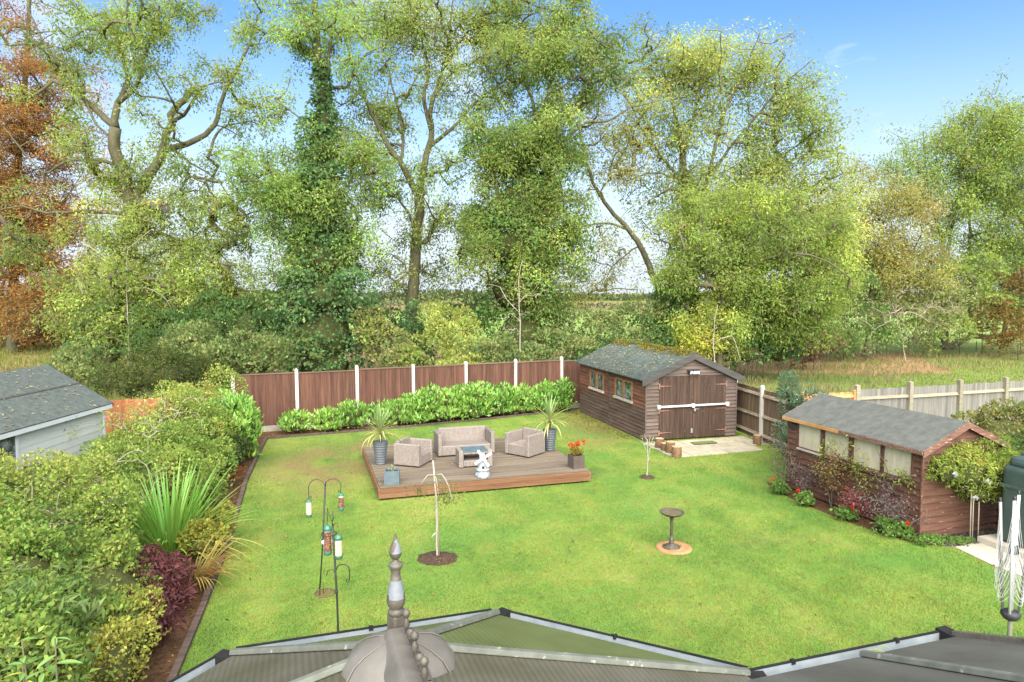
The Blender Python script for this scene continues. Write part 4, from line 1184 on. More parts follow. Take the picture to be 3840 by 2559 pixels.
CAPM = mat('ridge_cap_brown', C('7c766a', .5), C('969084', .5), scale=4, detail=6, rough=.5, objvar=.0, spec=.35)
FINM = mat('finial_brown', C('645c50', .55), C('7c7466', .55), scale=8, rough=.5, objvar=.0, bump=.3, bscale=40, spec=.4)
LEADM = mat('finial_worn', C('645c50', .55), C('7c7466', .55), scale=8, rough=.5, objvar=0, bump=.3, extra=speckle(C('9aa0a3', .5), 9, .5, .015))
GZ, AZ = 2.27, 2.74
c7 = 1.66 * .7071
e = [(-.845 - c7, -c7 - 1.6), (-.845 - c7, -c7), (-.845, 0), (.845, 0), (.845 + c7, -c7), (.845 + c7, -c7 - .1)]
ap = (0, -1.1, AZ); ap2 = (0, -3.2, AZ)
def E3(i, d=0, z=GZ): return Vector((e[i][0], e[i][1], z))
def slab3(name, pts, m, t=.02):
    pts = [Vector(p) for p in pts]; nrm = (pts[1] - pts[0]).cross(pts[2] - pts[0]).normalized()
    if nrm.z < 0: nrm = -nrm
    n = len(pts); vs = pts + [p - nrm * t for p in pts]
    b = MB().add(vs, [tuple(range(n)), tuple(range(2 * n - 1, n - 1, -1))] + [(i, n + i, n + (i + 1) % n, (i + 1) % n) for i in range(n)])
    o = b.build(name, m, con)
    return o
A_ = Vector(ap)
slab3('roof_panel', [E3(2), E3(3), A_], POLYG)
slab3('roof_panel', [E3(3), E3(4), A_], POLYG)
slab3('roof_panel', [E3(1), E3(2), A_], POLYB)
slab3('roof_panel', [E3(4), Vector((e[4][0], -3.2, GZ)), Vector(ap2), A_], POLYB)
slab3('roof_panel', [Vector((e[1][0], -3.2, GZ)), E3(1), A_, Vector(ap2)], POLYB)
def barbox(name, p, q, w, h, m, parent, lift=.0):
    p, q = Vector(p), Vector(q); d = (q - p).normalized(); s = d.cross(Vector((0, 0, 1))).normalized(); u = s.cross(d)
    a = [p + s * w, p - s * w, p - s * w * .6 + u * h, p + s * w * .6 + u * h]
    c = [q + s * w, q - s * w, q - s * w * .6 + u * h, q + s * w * .6 + u * h]
    b = MB().add([x + u * lift for x in a + c], [(0, 1, 2, 3), (7, 6, 5, 4), (0, 4, 5, 1), (1, 5, 6, 2), (2, 6, 7, 3), (3, 7, 4, 0)])
    return b.build(name, m, parent, bevel=.006)
for i in (1, 2, 3, 4):
    barbox('hip_bar', A_ + Vector((0, 0, .004)), E3(i) + Vector((0, 0, .004)) + (E3(i) - A_).normalized() * .02, .03, .028, GBAR, con)
for s in (1, 4):
    for y in (-1.8, -2.5, -3.15):
        barbox('glazing_bar', (0, y, AZ + .004), (e[s][0], y, GZ + .004), .03, .028, GBAR, con)
# gutters round the eaves
def gutter(parent, p, q, out, w=.1, h=.07, nclip=1):
    p, q, out = Vector(p), Vector(q), Vector(out).normalized()
    b = MB()
    def strip(o0, o1, z0, z1):
        vs = [p + out * o0 + Vector((0, 0, z0)), q + out * o0 + Vector((0, 0, z0)), q + out * o1 + Vector((0, 0, z0)), p + out * o1 + Vector((0, 0, z0))]
        return [tuple(v) for v in vs], [tuple(v + Vector((0, 0, z1 - z0))) for v in vs]
    lo, hi = strip(0, w, -h, -h + .012); MB().hexa(lo, hi).build('gutter_channel', GUT, parent)
    lo, hi = strip(.0, .012, -h + .012, -.012); MB().hexa(lo, hi).build('gutter_back', GUT, parent)
    lo, hi = strip(w, w + .012, -h, -.008); MB().hexa(lo, hi).build('gutter_front', GUT, parent)
    lo, hi = strip(w - .002, w + .014, -.0075, .001); MB().hexa(lo, hi).build('gutter_lip', GUTB, parent)
    for k in range(nclip):
        c = p.lerp(q, (k + .5) / nclip)
        MB().box(-.014, .014, -.012, .012, -.02, .008).build('gutter_clip', GUTB, parent, c + out * (w + .006))
for i in (1, 2, 3):
    p, q = E3(i), E3(i + 1); d = (q - p); out = Vector((-d.y, d.x, 0))
    gutter(con, p - Vector((0, 0, .01)), q - Vector((0, 0, .01)), out)
for i in (2, 3, 4):
    pr = (E3(i) - Vector((0, -.6, GZ))); pr.z = 0
    MB().box(-.045, .045, .0, .125, -.083, .004).build('gutter_corner', GUTB, con, E3(i) - Vector((0, 0, .012)), (0, 0, math.atan2(-pr.x, pr.y)))
FRAMEB = mat('conservatory_frame', C('6d6256', .6), C('7d7266', .6), rough=.6)
BRICKM = mat('dwarf_wall', C('9a6a52', .6), C('b0806a', .6), scale=8, rough=.95)
for i in range(0, 4):
    p, q = e[i + 0], e[i + 1]; ln = math.hypot(q[0] - p[0], q[1] - p[1]); a = math.atan2(q[1] - p[1], q[0] - p[0])
    MB().box(0, ln, -.12, -.02, 0, .6).build('dwarf_wall', BRICKM, con, (p[0], p[1], 0), (0, 0, a))
    MB().box(0, ln, -.09, -.05, .6, 2.1).build('window_glass', GLASSD, con, (p[0], p[1], 0), (0, 0, a))
    MB().box(0, ln, -.1, -.03, 2.1, 2.2).build('eaves_beam', FRAMEB, con, (p[0], p[1], 0), (0, 0, a))
    for t in (0.03, ln * .5, ln - .03):
        MB().box(t - .03, t + .03, -.105, -.025, .6, 2.1).build('window_post', FRAMEB, con, (p[0], p[1], 0), (0, 0, a))
# ridge, end cap, finial and cresting
MB().hexa([(-.11, -3.2, AZ + .0), (.11, -3.2, AZ + .0), (.11, -1.1, AZ + .0), (-.11, -1.1, AZ + .0)], [(-.05, -3.2, AZ + .1), (.05, -3.2, AZ + .1), (.05, -1.1, AZ + .1), (-.05, -1.1, AZ + .1)]).build('ridge', CAPM, con, bevel=.015)
cap = MB().lathe([(.3, -.2), (.305, -.17), (.297, -.11), (.276, -.05), (.24, .0), (.185, .035), (.12, .058), (.06, .068), (0, .07)], 12, c=(0, -1.16, AZ)).build('ridge_end_cap', CAPM, con)
for k in range(6):
    a = k * PI / 3 + .35
    MB().tube([(r * 1.006 * math.cos(a), -1.16 + r * 1.006 * math.sin(a), AZ + z + .002) for r, z in ((.305, -.17), (.297, -.11), (.276, -.05), (.24, .0), (.185, .035), (.12, .058), (.05, .068))], .0035, 5).build('cap_rib', CAPM, con)
fin = empty('finial', (0, -1.06, AZ + .045)); fin.parent = con
MB().box(-.035, .035, -.035, .035, -.03, .1).build('socket', FINM, fin, rot=(0, 0, .5), bevel=.008)
MB().lathe([(.037, .1), (.042, .108), (.042, .122), (.034, .13), (.03, .137), (.036, .145)], 20).build('collar', FINM, fin)
def wornprof(prof, name):
    MB().lathe(prof, 22).build(name, FINM if 'upper' not in name else LEADM, fin)
MB().lathe([(.034, .137), (.042, .15), (.047, .168), (.046, .19)], 22).build('vase', FINM, fin)
MB().lathe([(.046, .19), (.042, .22), (.034, .255), (.029, .28)], 22, wob=None).build('vase_worn', LEADM, fin)
MB().lathe([(.029, .28), (.024, .3), (.022, .32), (.03, .34), (.037, .352), (.036, .362), (.026, .368), (.016, .375), (.014, .385)], 22).build('neck', FINM, fin)
MB().lathe([(.014, .385), (.022, .392), (.029, .405), (.031, .42)], 22).build('bud', FINM, fin)
MB().lathe([(.031, .42), (.028, .44), (.019, .465), (.01, .485), (.006, .505), (.005, .515), (0, .52)], 22).build('bud_tip', LEADM, fin)
for k in range(15):
    y = -1.19 - k * .115; big = k % 2 == 0
    cr = MB().lathe([(.006, 0), (.008, .03), (.018, .05), (.012, .075), (.008, .09)], 8)
    if big: cr.lathe([(.0, .088), (.014, .092), (.02, .106), (.018, .12), (.008, .13), (0, .132)], 10)
    else: cr.lathe([(.008, .088), (.018, .08), (.022, .065), (.01, .05)], 8)
    cr.build('cresting', FINM, con, (.03, y, AZ + .095))
MB().tube([(.03, -1.14, AZ + .13), (.03, -2.9, AZ + .13)], .009, 6).build('cresting_rail', FINM, con)
# side roof with its own gutter
lean = empty('lean_to_roof', (1.34, 3.79, 0), CA, 'dark lean to roof with grey gutter at the lower right corner', 'roof')
LL = 1.64
t20 = math.tan(R(21))
def lp(a, b): return Vector((a, -b, GZ + b * t20))
POLYD = mat('roof_panel_dark', C('5c5a50', .62), C('76746a', .62), scale=2.2, stretch=(1, .4, 1), detail=9, rough=.5, objvar=.05, spec=.2, extra=lines, bump=.05)
def slabL(name, pts, m, t=.02):
    n = len(pts); nrm = Vector((0, math.sin(R(21)), math.cos(R(21))))
    return MB().add(pts + [p - nrm * t for p in pts], [tuple(range(n)), tuple(range(2 * n - 1, n - 1, -1))] + [(i, n + i, n + (i + 1) % n, (i + 1) % n) for i in range(n)]).build(name, m, lean)
for a0, a1 in ((-.0, .86), (.87, LL)):
    slabL('roof_panel', [lp(a0, 3), lp(a0, 0), lp(a1, 0), lp(a1, 3)], POLYD)
barbox('glazing_bar', lp(.865, .0) + Vector((0, 0, .004)), lp(.865, 3) + Vector((0, 0, .004)), .032, .03, GBAR, lean)
barbox('verge_trim', lp(LL + .01, -.02) + Vector((0, 0, -.02)), lp(LL + .01, 3) + Vector((0, 0, -.02)), .028, .05, FINM, lean)
gutter(lean, (0.02, 0, GZ - .01), (LL + .02, 0, GZ - .01), (0, 1, 0), nclip=2)
MB().box(-.03, .06, -.01, .13, -.08, .014).build('gutter_end', GUTB, lean, (LL, 0, GZ - .012))
MB().box(0.05, LL, -.12, -.02, 0, 2.2).build('wall', BRICKM, lean)
MB().box(LL - .1, LL, -3, -.125, 0, 2.2).build('wall', BRICKM, lean)
g = np.random.default_rng(9)
for k, (a, b) in enumerate(((.95, .05), (1.05, .06))):
    leaves('fallen_leaf', np.array([(a, b, GZ - .0)]), np.array([(.6, -.5, .1)]), np.array([(0, .2, 1.)]), .12 - .05 * k, .03, np.array([C('cfd48a', .7)]), lean, kind=None)
# ---------------------------------------------------------------- big trees behind the garden
ASH = [C('6f8648', 0.85), C('8aa052', 0.85), C('a2b05a', 0.85), C('b6bc66', 0.85)]
ASHL = [C('869a4e', 0.82), C('9eb058', 0.82), C('b4be62', 0.82), C('cac86a', 0.82)]
OLIVE = [C('7c8a4a', 0.85), C('98a050', 0.85), C('b0ae5a', 0.85), C('bcae5e', 0.85)]
YELL = [C('98ae50', 0.82), C('b6c458', 0.82), C('d0cc5c', 0.82), C('d8c058', 0.82)]
IVY = [C('4a6a3a', 0.80), C('688a48', 0.80), C('82a454', 0.80), C('9cb862', 0.80)]
IVYD = [C('46643e', 0.78), C('60824e', 0.78), C('7a9a60', 0.78), C('94ae78', 0.78)]
COPPER = [C('8e6a42', 0.68), C('b08448', 0.68), C('c09656', 0.68), C('a8985a', 0.68)]
BROWNG = [C('8a9258', 0.80), C('a8a264', 0.80), C('b4a068', 0.80), C('ae9470', 0.80)]
TG = 'tall trees behind the garden fence'

make_tree('copper_beech', 'orange brown copper beech at the far left edge of the picture', 'tree', TG,
  [([(-38.19, 52, 0), (-37.72, 52, 6.93), (-37.13, 52, 13.43), (-36.08, 52, 21.39), (-35.45, 52, 27.64)], .4, .12), ([(-37.76, 52, 5.62), (-35.75, 52, 8.24), (-33.68, 52, 10.2)], .16, .02), ([(-37.46, 52, 9.55), (-39.79, 52, 12.46)], .15, .02), ([(-36.85, 52, 15.68), (-34.63, 52, 17.91), (-33.24, 52, 19.81)], .13, .02)],
  [(-36.37, 52, 22.02, 4.64, 3.71, 4.31, 0.8, 0), (-35.99, 52, 16.63, 4.97, 3.98, 3.98, 1, 0), (-35.57, 52, 11.82, 5.3, 4.24, 2.98, 1.2, 0.05), (-35.45, 52, 7.59, 4.97, 3.98, 2.98, 1.4, 0.1), (-36.27, 52, 4.3, 4.64, 3.71, 2.65, 1.6, 0.1), (-40.57, 52, 10.2, 3.98, 5.3, 6.63, 1, 0), (-36.45, 51, 18.9, 3.9, 3.12, 3.9, 1, 0), (-36.38, 51, 13.89, 3.9, 3.12, 3.25, 1.2, 0), (-35.96, 51, 9.45, 3.9, 3.12, 2.93, 1.2, 0)],
  1300, COPPER, (0.213, 0.088, 69, .66), 41, up=.05, droop=.15, flat=.3)

make_tree('ash_tree', 'large spreading ash with bare crooked limbs at the upper left', 'tree', TG,
  [([(-19.75, 33, 0), (-19.43, 33, 2.27), (-19.2, 33, 4.16), (-18.63, 33, 6.46), (-18.24, 33, 8.53), (-18.48, 33, 10.17), (-18.91, 33, 11.39), (-18.75, 33, 12.3)], .42, .26),
   ([(-18.23, 33, 8.73), (-17.34, 33, 10.17), (-16.78, 33, 11.29), (-16.61, 33, 12.2), (-16.32, 33, 12.61), (-16.45, 33, 13.05), (-16.08, 33, 13.57), (-15.34, 33, 14.42)], .26, .14),
   ([(-18.75, 33, 12.3), (-18.84, 33, 13.21), (-18.51, 33, 14.22), (-18.4, 33, 14.92), (-18.86, 33, 16.02), (-19.13, 33, 17.01), (-18.62, 33, 18.4)], .19, .03),
   ([(-18.54, 33, 13.51), (-17.57, 33, 14.12), (-16.98, 33, 15.42), (-17.4, 33, 16.71), (-17.16, 33, 17.8), (-17.22, 33, 18.99)], .13, .02),
   ([(-18.81, 33, 12.24), (-19.71, 33, 13.09), (-20.9, 33, 14.1), (-21.68, 33, 15.02), (-22.05, 33, 15.78), (-22.63, 33, 16.42), (-23.2, 33, 17.41), (-23.86, 33, 18.4)], .18, .03),
   ([(-16.63, 33, 11.43), (-15.43, 33, 11.67), (-14.59, 33, 12.04), (-14.16, 33, 12.5), (-13.97, 33, 13.41), (-13.37, 33, 14.82), (-12.72, 33, 16.02), (-12.16, 33, 17.8)], .17, .03),
   ([(-16.42, 33, 12.85), (-15.17, 33, 13.21), (-14.32, 33, 13.98), (-13.19, 33, 14.14)], .11, .02),
   ([(-16.58, 33, 11.29), (-15.86, 33, 10.94), (-15.5, 33, 10.74), (-15.64, 33, 10.17), (-16.08, 33, 9.51)], .09, .03),
   ([(-15.5, 33, 10.74), (-14.75, 33, 10.33), (-14.04, 33, 9.76), (-13.44, 33, 8.73)], .06, .02),
   ([(-18.79, 33, 10.37), (-20.01, 33, 10.78), (-21.46, 33, 10.74), (-22.48, 33, 10.25), (-23.41, 33, 11.23), (-24.38, 33, 12.44)], .1, .02),
   ([(-18.63, 33, 8.11), (-20.12, 33, 8.36), (-21.58, 33, 8.24), (-22.61, 33, 8.49), (-23.24, 33, 8.36), (-24.26, 33, 7.91)], .11, .02),
   ([(-19.13, 33, 12), (-19.83, 33, 12.5), (-20.65, 33, 15.02), (-21.6, 33, 16.61)], .07, .03),
   ([(-18.4, 33, 14.82), (-17.13, 33, 15.82), (-16.68, 33, 17.01), (-15.41, 33, 18.4)], .07, .03)],
  [(-19.33, 33, 17.01, 5.05, 4.04, 2.1, 0.55, 0), (-21.68, 33, 15.02, 2.95, 2.36, 2.31, 0.5, 0), (-16.31, 33, 16.02, 3.79, 3.03, 2.52, 0.5, 0), (-13.04, 33, 15.62, 2.52, 2.36, 2.95, 0.55, 0), (-12.52, 33, 12, 1.68, 1.85, 2.31, 0.6, 0), (-17.43, 33, 13.21, 3.16, 2.52, 1.68, 0.35, 0),
   (-18.89, 33, 10.37, 2.1, 1.68, 1.47, 1.5, 0.25), (-18.24, 33, 8.53, 1.89, 1.51, 1.47, 1.5, 0.25), (-14.69, 33, 8.73, 1.89, 1.85, 2.31, 0.8, 0), (-13.71, 33, 6.87, 1.89, 1.51, 1.89, 1, 0), (-16.42, 33, 6.87, 2.73, 2.19, 1.68, 1.6, 0.25), (-17.12, 33, 5, 3.58, 2.86, 1.89, 1.9, 0.25), (-15.26, 33, 4.16, 2.73, 2.19, 1.68, 1.6, 0.1), (-20.22, 33, 6.04, 1.89, 1.85, 2.31, 1.2, 0.1), (-20.95, 33, 3.75, 1.89, 1.51, 1.68, 1.2, 0.05), (-17.83, 33, 2.69, 2.73, 2.19, 1.47, 1.7, 0.05), (-23.31, 33, 6.87, 1.68, 1.35, 1.26, 0.5, 0.1), (-23.63, 33, 8.73, 0.84, 0.67, 0.84, 0.5, 0.15)],
  1500, ASHL[:1] + ASH[:2] + ASHL[1:], (0.156, 0.064, 60, 0.35), 42, wander=.3)

tr_ = bpy.data.objects['ash_tree']; o_ = tr_.location
stub = MB().tube([Vector(p) - Vector((o_.x, o_.y, 0)) for p in ((-17.98, 33, 8.81), (-16.98, 32.4, 8.66), (-15.96, 31.7, 8.41))], [.3, .25, .23], 12).build('sawn_limb', BARK, tr_)
st2 = MB().lathe([(.19, 0), (.0, .01)], 12).build('sawn_end', DARKT, tr_, Vector((-15.92, 31.66, 8.4)) - Vector((o_.x, o_.y, 0)), (R(70), R(0), R(38)))
MB().tube([Vector(p) - Vector((o_.x, o_.y, 0)) for p in ((-19.73, 33, 10.17), (-20.11, 33, 10.78), (-20.13, 33, 11.39))], [.2, .19, .18], 10).build('broken_limb', BARK, tr_)
make_tree('ivy_tree', 'tall narrow tree wrapped in dark ivy behind the left fence panels', 'tree', TG,
  [([(-8.44, 31, 0), (-8.42, 31, 5.95), (-8.46, 31, 9.82), (-8.48, 31, 13.06), (-8.59, 31, 15.13), (-8.68, 31, 18.11)], .38, .13), ([(-8.4, 31, 13.06), (-8.09, 31, 14.94), (-7.79, 31, 17), (-7.61, 31, 18.29)], .12, .03), ([(-8.51, 31, 14.57), (-9.14, 31, 16.25), (-9.88, 31, 17.74)], .07, .03), ([(-8.48, 31, 11.16), (-9.42, 31, 12.3), (-10.38, 31, 12.87)], .06, .02), ([(-8.47, 31, 9.44), (-9.67, 31, 9.82), (-10.86, 31, 9.05)], .06, .02), ([(-8.43, 31, 8.28), (-7.34, 31, 9.44), (-6.46, 31, 9.82)], .05, .02)],
  [(-9.34, 31, 16.25, 1.98, 1.74, 2.17, 0.5, 0), (-7.42, 31, 15.88, 1.78, 1.74, 2.17, 0.5, 0), (-10.39, 31, 12.3, 1.38, 1.11, 1.38, 0.4, 0), (-10.85, 31, 9.44, 1.78, 1.42, 1.58, 1.2, 0.05), (-9.7, 31, 8.28, 1.38, 1.26, 1.58, 1.2, 0.05), (-10.92, 31, 6.73, 0.99, 1.58, 1.98, 0.5, 0), (-7.23, 31, 10.4, 1.38, 1.11, 1.38, 1.3, 0.2), (-6.97, 31, 8.28, 1.19, 0.95, 1.19, 0.7, 0.05), (-8.43, 31, 8.48, 1.58, 1.26, 1.19, 1.5, 0.2), (-7.98, 31, 6.54, 1.58, 1.26, 1.58, 1.8, 0.15), (-9.26, 31, 10.59, 1.19, 0.95, 1.19, 1, 0.1), (-9.37, 31, 5.36, 1.38, 1.11, 1.19, 1.2, 0.1)],
  720, [C('6c8a4c', .8), C('84a052', .82), C('98b05a', .85), C('b0bc62', .85)], (0.156, 0.064, 63, 0.35), 43)
iv = bpy.data.objects['ivy_tree']
make_bush('', None, None, None, [(-8.51, 31, 1.21, 1.88, 1.5, 1.38), (-8.48, 31, 2.6, 2.21, 1.77, 1.68), (-8.57, 31, 4.38, 2.13, 1.71, 1.48), (-8.45, 31, 6.15, 1.74, 1.39, 1.48), (-8.46, 31, 7.9, 1.34, 1.19, 1.48), (-8.41, 31, 9.44, 1.19, 1.11, 1.38), (-8.52, 31, 10.97, 1.03, 1.03, 1.28), (-8.42, 31, 12.11, 0.63, 0.79, 0.99), (-8.43, 31, 13.25, 0.4, 0.79, 0.99), (-8.45, 31, 14.19, 0.26, 0.55, 0.69)],
  19000, IVYD, (.17, .13), 44, stem=False, core=.55, foliage='ivy', root=iv, upw=-.25, rough=.34, bumps=.3, nsc=1.0)

make_tree('ash_tree', 'ash in the middle with a smooth pale trunk forking twice', 'tree', TG,
  [([(-5.2, 35, 0), (-5.17, 35, 3.03), (-5.03, 35, 5.25), (-4.88, 35, 7.02), (-4.71, 35, 8.77), (-4.72, 35, 9.86)], .36, .24),
   ([(-4.77, 35, 9.42), (-5.53, 35, 10.94), (-6.17, 35, 11.81), (-6.88, 35, 13.31), (-7.38, 35, 14.64), (-7.86, 35, 16.08), (-8.16, 35, 17.77)], .19, .03),
   ([(-4.72, 35, 9.86), (-4.36, 35, 11.48), (-4.08, 35, 12.67), (-4.16, 35, 13.74), (-3.8, 35, 15.02), (-3.4, 35, 16.5), (-3.17, 35, 18.4), (-3.05, 35, 19.86)], .2, .03),
   ([(-4.13, 35, 12.67), (-4.46, 35, 14.38), (-4.23, 35, 15.87), (-4.69, 35, 17.77), (-4.78, 35, 19.66)], .13, .02),
   ([(-4.27, 35, 11.7), (-2.77, 35, 12.99), (-1.89, 35, 14), (-0.58, 35, 15.02), (0.95, 35, 16.08)], .12, .02),
   ([(-4.83, 35, 7.9), (-6.09, 35, 9.64), (-7.18, 35, 10.47), (-8.28, 35, 10.73)], .08, .03),
   ([(-5.53, 35, 10.84), (-5.53, 35, 12.67), (-6.03, 35, 14.81), (-6.44, 35, 16.72), (-6.63, 35, 18.61)], .09, .02),
   ([(-3.62, 35, 15.66), (-2.53, 35, 17.14), (-1.44, 35, 18.61)], .07, .03)],
  [(-6.43, 35, 17.56, 2.45, 1.96, 2.45, 0.6, 0), (-4.04, 35, 17.77, 2.68, 2.14, 2.23, 0.7, 0.05), (-1.88, 35, 17.14, 2.68, 2.14, 2.45, 0.75, 0.1), (0.08, 35, 16.72, 2.45, 1.96, 2.45, 0.8, 0.1), (-5.59, 35, 14.59, 2.01, 1.61, 2.01, 0.45, 0), (-2.54, 35, 14.59, 2.23, 1.78, 1.78, 0.5, 0), (-6.94, 35, 12.02, 1.78, 1.78, 2.23, 0.6, 0), (-6.65, 35, 8.77, 1.56, 1.78, 2.23, 0.65, 0), (-3.56, 35, 9.21, 1.23, 2.5, 3.12, 0.55, 0), (-5.86, 36, 5.28, 1.61, 1.29, 1.15, 0.6, 0), (-3.7, 35, 5.7, 1.34, 1.07, 1.34, 0.6, 0.05), (-6.13, 35, 6.14, 1.12, 1.07, 1.34, 0.3, 0)],
  1040, ASH, (0.156, 0.064, 49, 0.37), 45)
DRYV = mat('dead_vine', C('b8ab98', .6), C('d6cbb8', .6), scale=20, rough=1)
vine = empty('dead_vine', (-4.72, 34.6, 8.94), 0, 'pale dead ivy stems twisted round the middle ash trunk', 'vine')
for k in range(4):
    rd = random.Random(k)
    MB().tube([(.36 * math.cos(k * 1.7 + t * .35 + 3.6), .36 * math.sin(k * 1.7 + t * .35 + 3.6) + .1, -1.2 + t * .3 + rd.uniform(-.1, .1)) for t in range(8)], [.035 - .003 * t for t in range(8)], 5).build('vine_stem', DRYV, vine)

make_tree('ivy_tree', 'broad twin stemmed tree hung with ivy at the centre', 'tree', TG,
  [([(0.39, 33, 0), (0.49, 33, 3.96), (0.59, 33, 7.7), (0.74, 33, 10.58), (1.15, 33, 12.4)], .36, .2), ([(1.15, 33, 12.4), (1.02, 33, 13.41), (0.59, 33, 14.42), (0.28, 33, 15.42)], .12, .02), ([(1.14, 33, 12.71), (2.33, 33, 14.12), (3.46, 33, 15.02), (4.37, 33, 16.42)], .1, .02), ([(1.63, 33, 9.14), (2.14, 33, 10.78), (2.55, 33, 11.8), (3.48, 33, 12.52), (4.53, 33, 12.65), (5.63, 33, 13.25), (6.66, 33, 13.51)], .13, .02), ([(0.6, 33, 6.87), (1.63, 33, 9.14)], .16, .13), ([(1.15, 33, 12.2), (1.92, 33, 14.62), (2.12, 33, 16.61), (2.31, 33, 18.2)], .09, .03), ([(0.49, 33, 3.96), (-0.97, 33, 5), (-2.44, 33, 6.04)], .08, .03)],
  [(1.5, 33, 17.01, 2.73, 2.19, 1.89, 0.75, 0.15), (3.35, 33, 15.82, 2.52, 2.02, 1.89, 0.75, 0.15), (1.1, 33, 14.62, 2.52, 2.02, 1.89, 0.6, 0.1), (4.59, 33, 14.42, 1.89, 1.51, 1.68, 0.5, 0.1), (-1.17, 33, 11.59, 1.47, 1.18, 1.47, 0.7, 0), (0.07, 33, 11.59, 1.89, 1.51, 1.26, 1, 0.05), (2.35, 33, 10.17, 1.47, 1.51, 1.89, 0.8, 0), (-1.8, 33, 8.53, 1.26, 1.18, 1.47, 0.7, 0), (-2.02, 33, 5.63, 1.05, 1.01, 1.26, 0.5, 0), (2.99, 33, 7.7, 1.05, 1.35, 1.68, 0.5, 0), (-0.54, 32.5, 9.07, 1.86, 1.49, 1.86, 1.3, 0.1), (1.71, 32.5, 7.65, 1.86, 1.82, 2.28, 1.3, 0.1), (-0.55, 32.5, 6.02, 1.86, 1.66, 2.07, 1.2, 0.05), (1.52, 32.5, 4.79, 1.86, 1.49, 1.66, 1.1, 0.05), (0.68, 32.5, 11.29, 2.28, 1.82, 1.24, 1.2, 0.1)],
  1050, OLIVE[:1] + ASH, (0.156, 0.064, 66, 0.35), 46, wander=.0)
iv = bpy.data.objects['ivy_tree.001']
make_bush('', None, None, None, [(0.5, 33, 2.48, 2.31, 1.85, 2), (0.28, 33, 4.58, 2.52, 2.02, 1.68), (0.07, 33, 6.67, 2.52, 2.02, 1.79), (1.33, 33, 6.25, 2, 1.68, 2.1), (0.28, 33, 8.73, 2.21, 1.77, 1.79), (1.53, 33, 9.35, 1.79, 1.43, 1.79), (0.07, 33, 10.58, 1.89, 1.51, 1.26), (1.42, 33, 11.39, 1.68, 1.35, 1.26), (-0.97, 33, 7.08, 1.58, 1.26, 1.58)],
  17000, IVY, (.17, .13), 47, stem=False, core=.5, foliage='ivy', root=iv, upw=-.2, rough=.4, bumps=.35, nsc=.8)

make_tree('ash_tree', 'leaning ash with a long bare bough right of the central ivy', 'tree', TG,
  [([(8.75, 37, 0), (8.34, 37, 3.18), (7.4, 37, 5.95), (6.54, 37, 7.58), (5.26, 37, 8.97), (4.32, 37, 10.4), (3.75, 37, 12.11), (3.14, 37, 13.13), (2.85, 37, 14.27)], .3, .03),
   ([(6.39, 37, 7.86), (5.03, 37, 8.28), (3.77, 37, 8.04), (3.36, 37, 7.16)], .08, .03), ([(5.21, 37, 8.97), (4.74, 37, 9.94), (5.66, 37, 10.85), (7.05, 37, 11.54)], .06, .02),
   ([(6.87, 37, 6.93), (5.71, 37, 6.23), (5.13, 37, 5.3)], .05, .02)],
  [(3.56, 37, 12.22, 1.42, 1.51, 1.89, 0.4, 0), (3.78, 37, 14.27, 2.12, 1.7, 1.65, 0.5, 0.1), (5.01, 37, 6.23, 1.65, 1.32, 1.65, 0.35, 0), (6.13, 37, 10.85, 1.89, 1.51, 1.65, 0.45, 0), (4.79, 37, 4.83, 1.65, 1.32, 1.18, 0.4, 0), (6.33, 37, 13.13, 1.65, 1.32, 1.65, 0.5, 0.1)],
  260, OLIVE, (0.156, 0.064, 42, .44), 48, wander=.1)
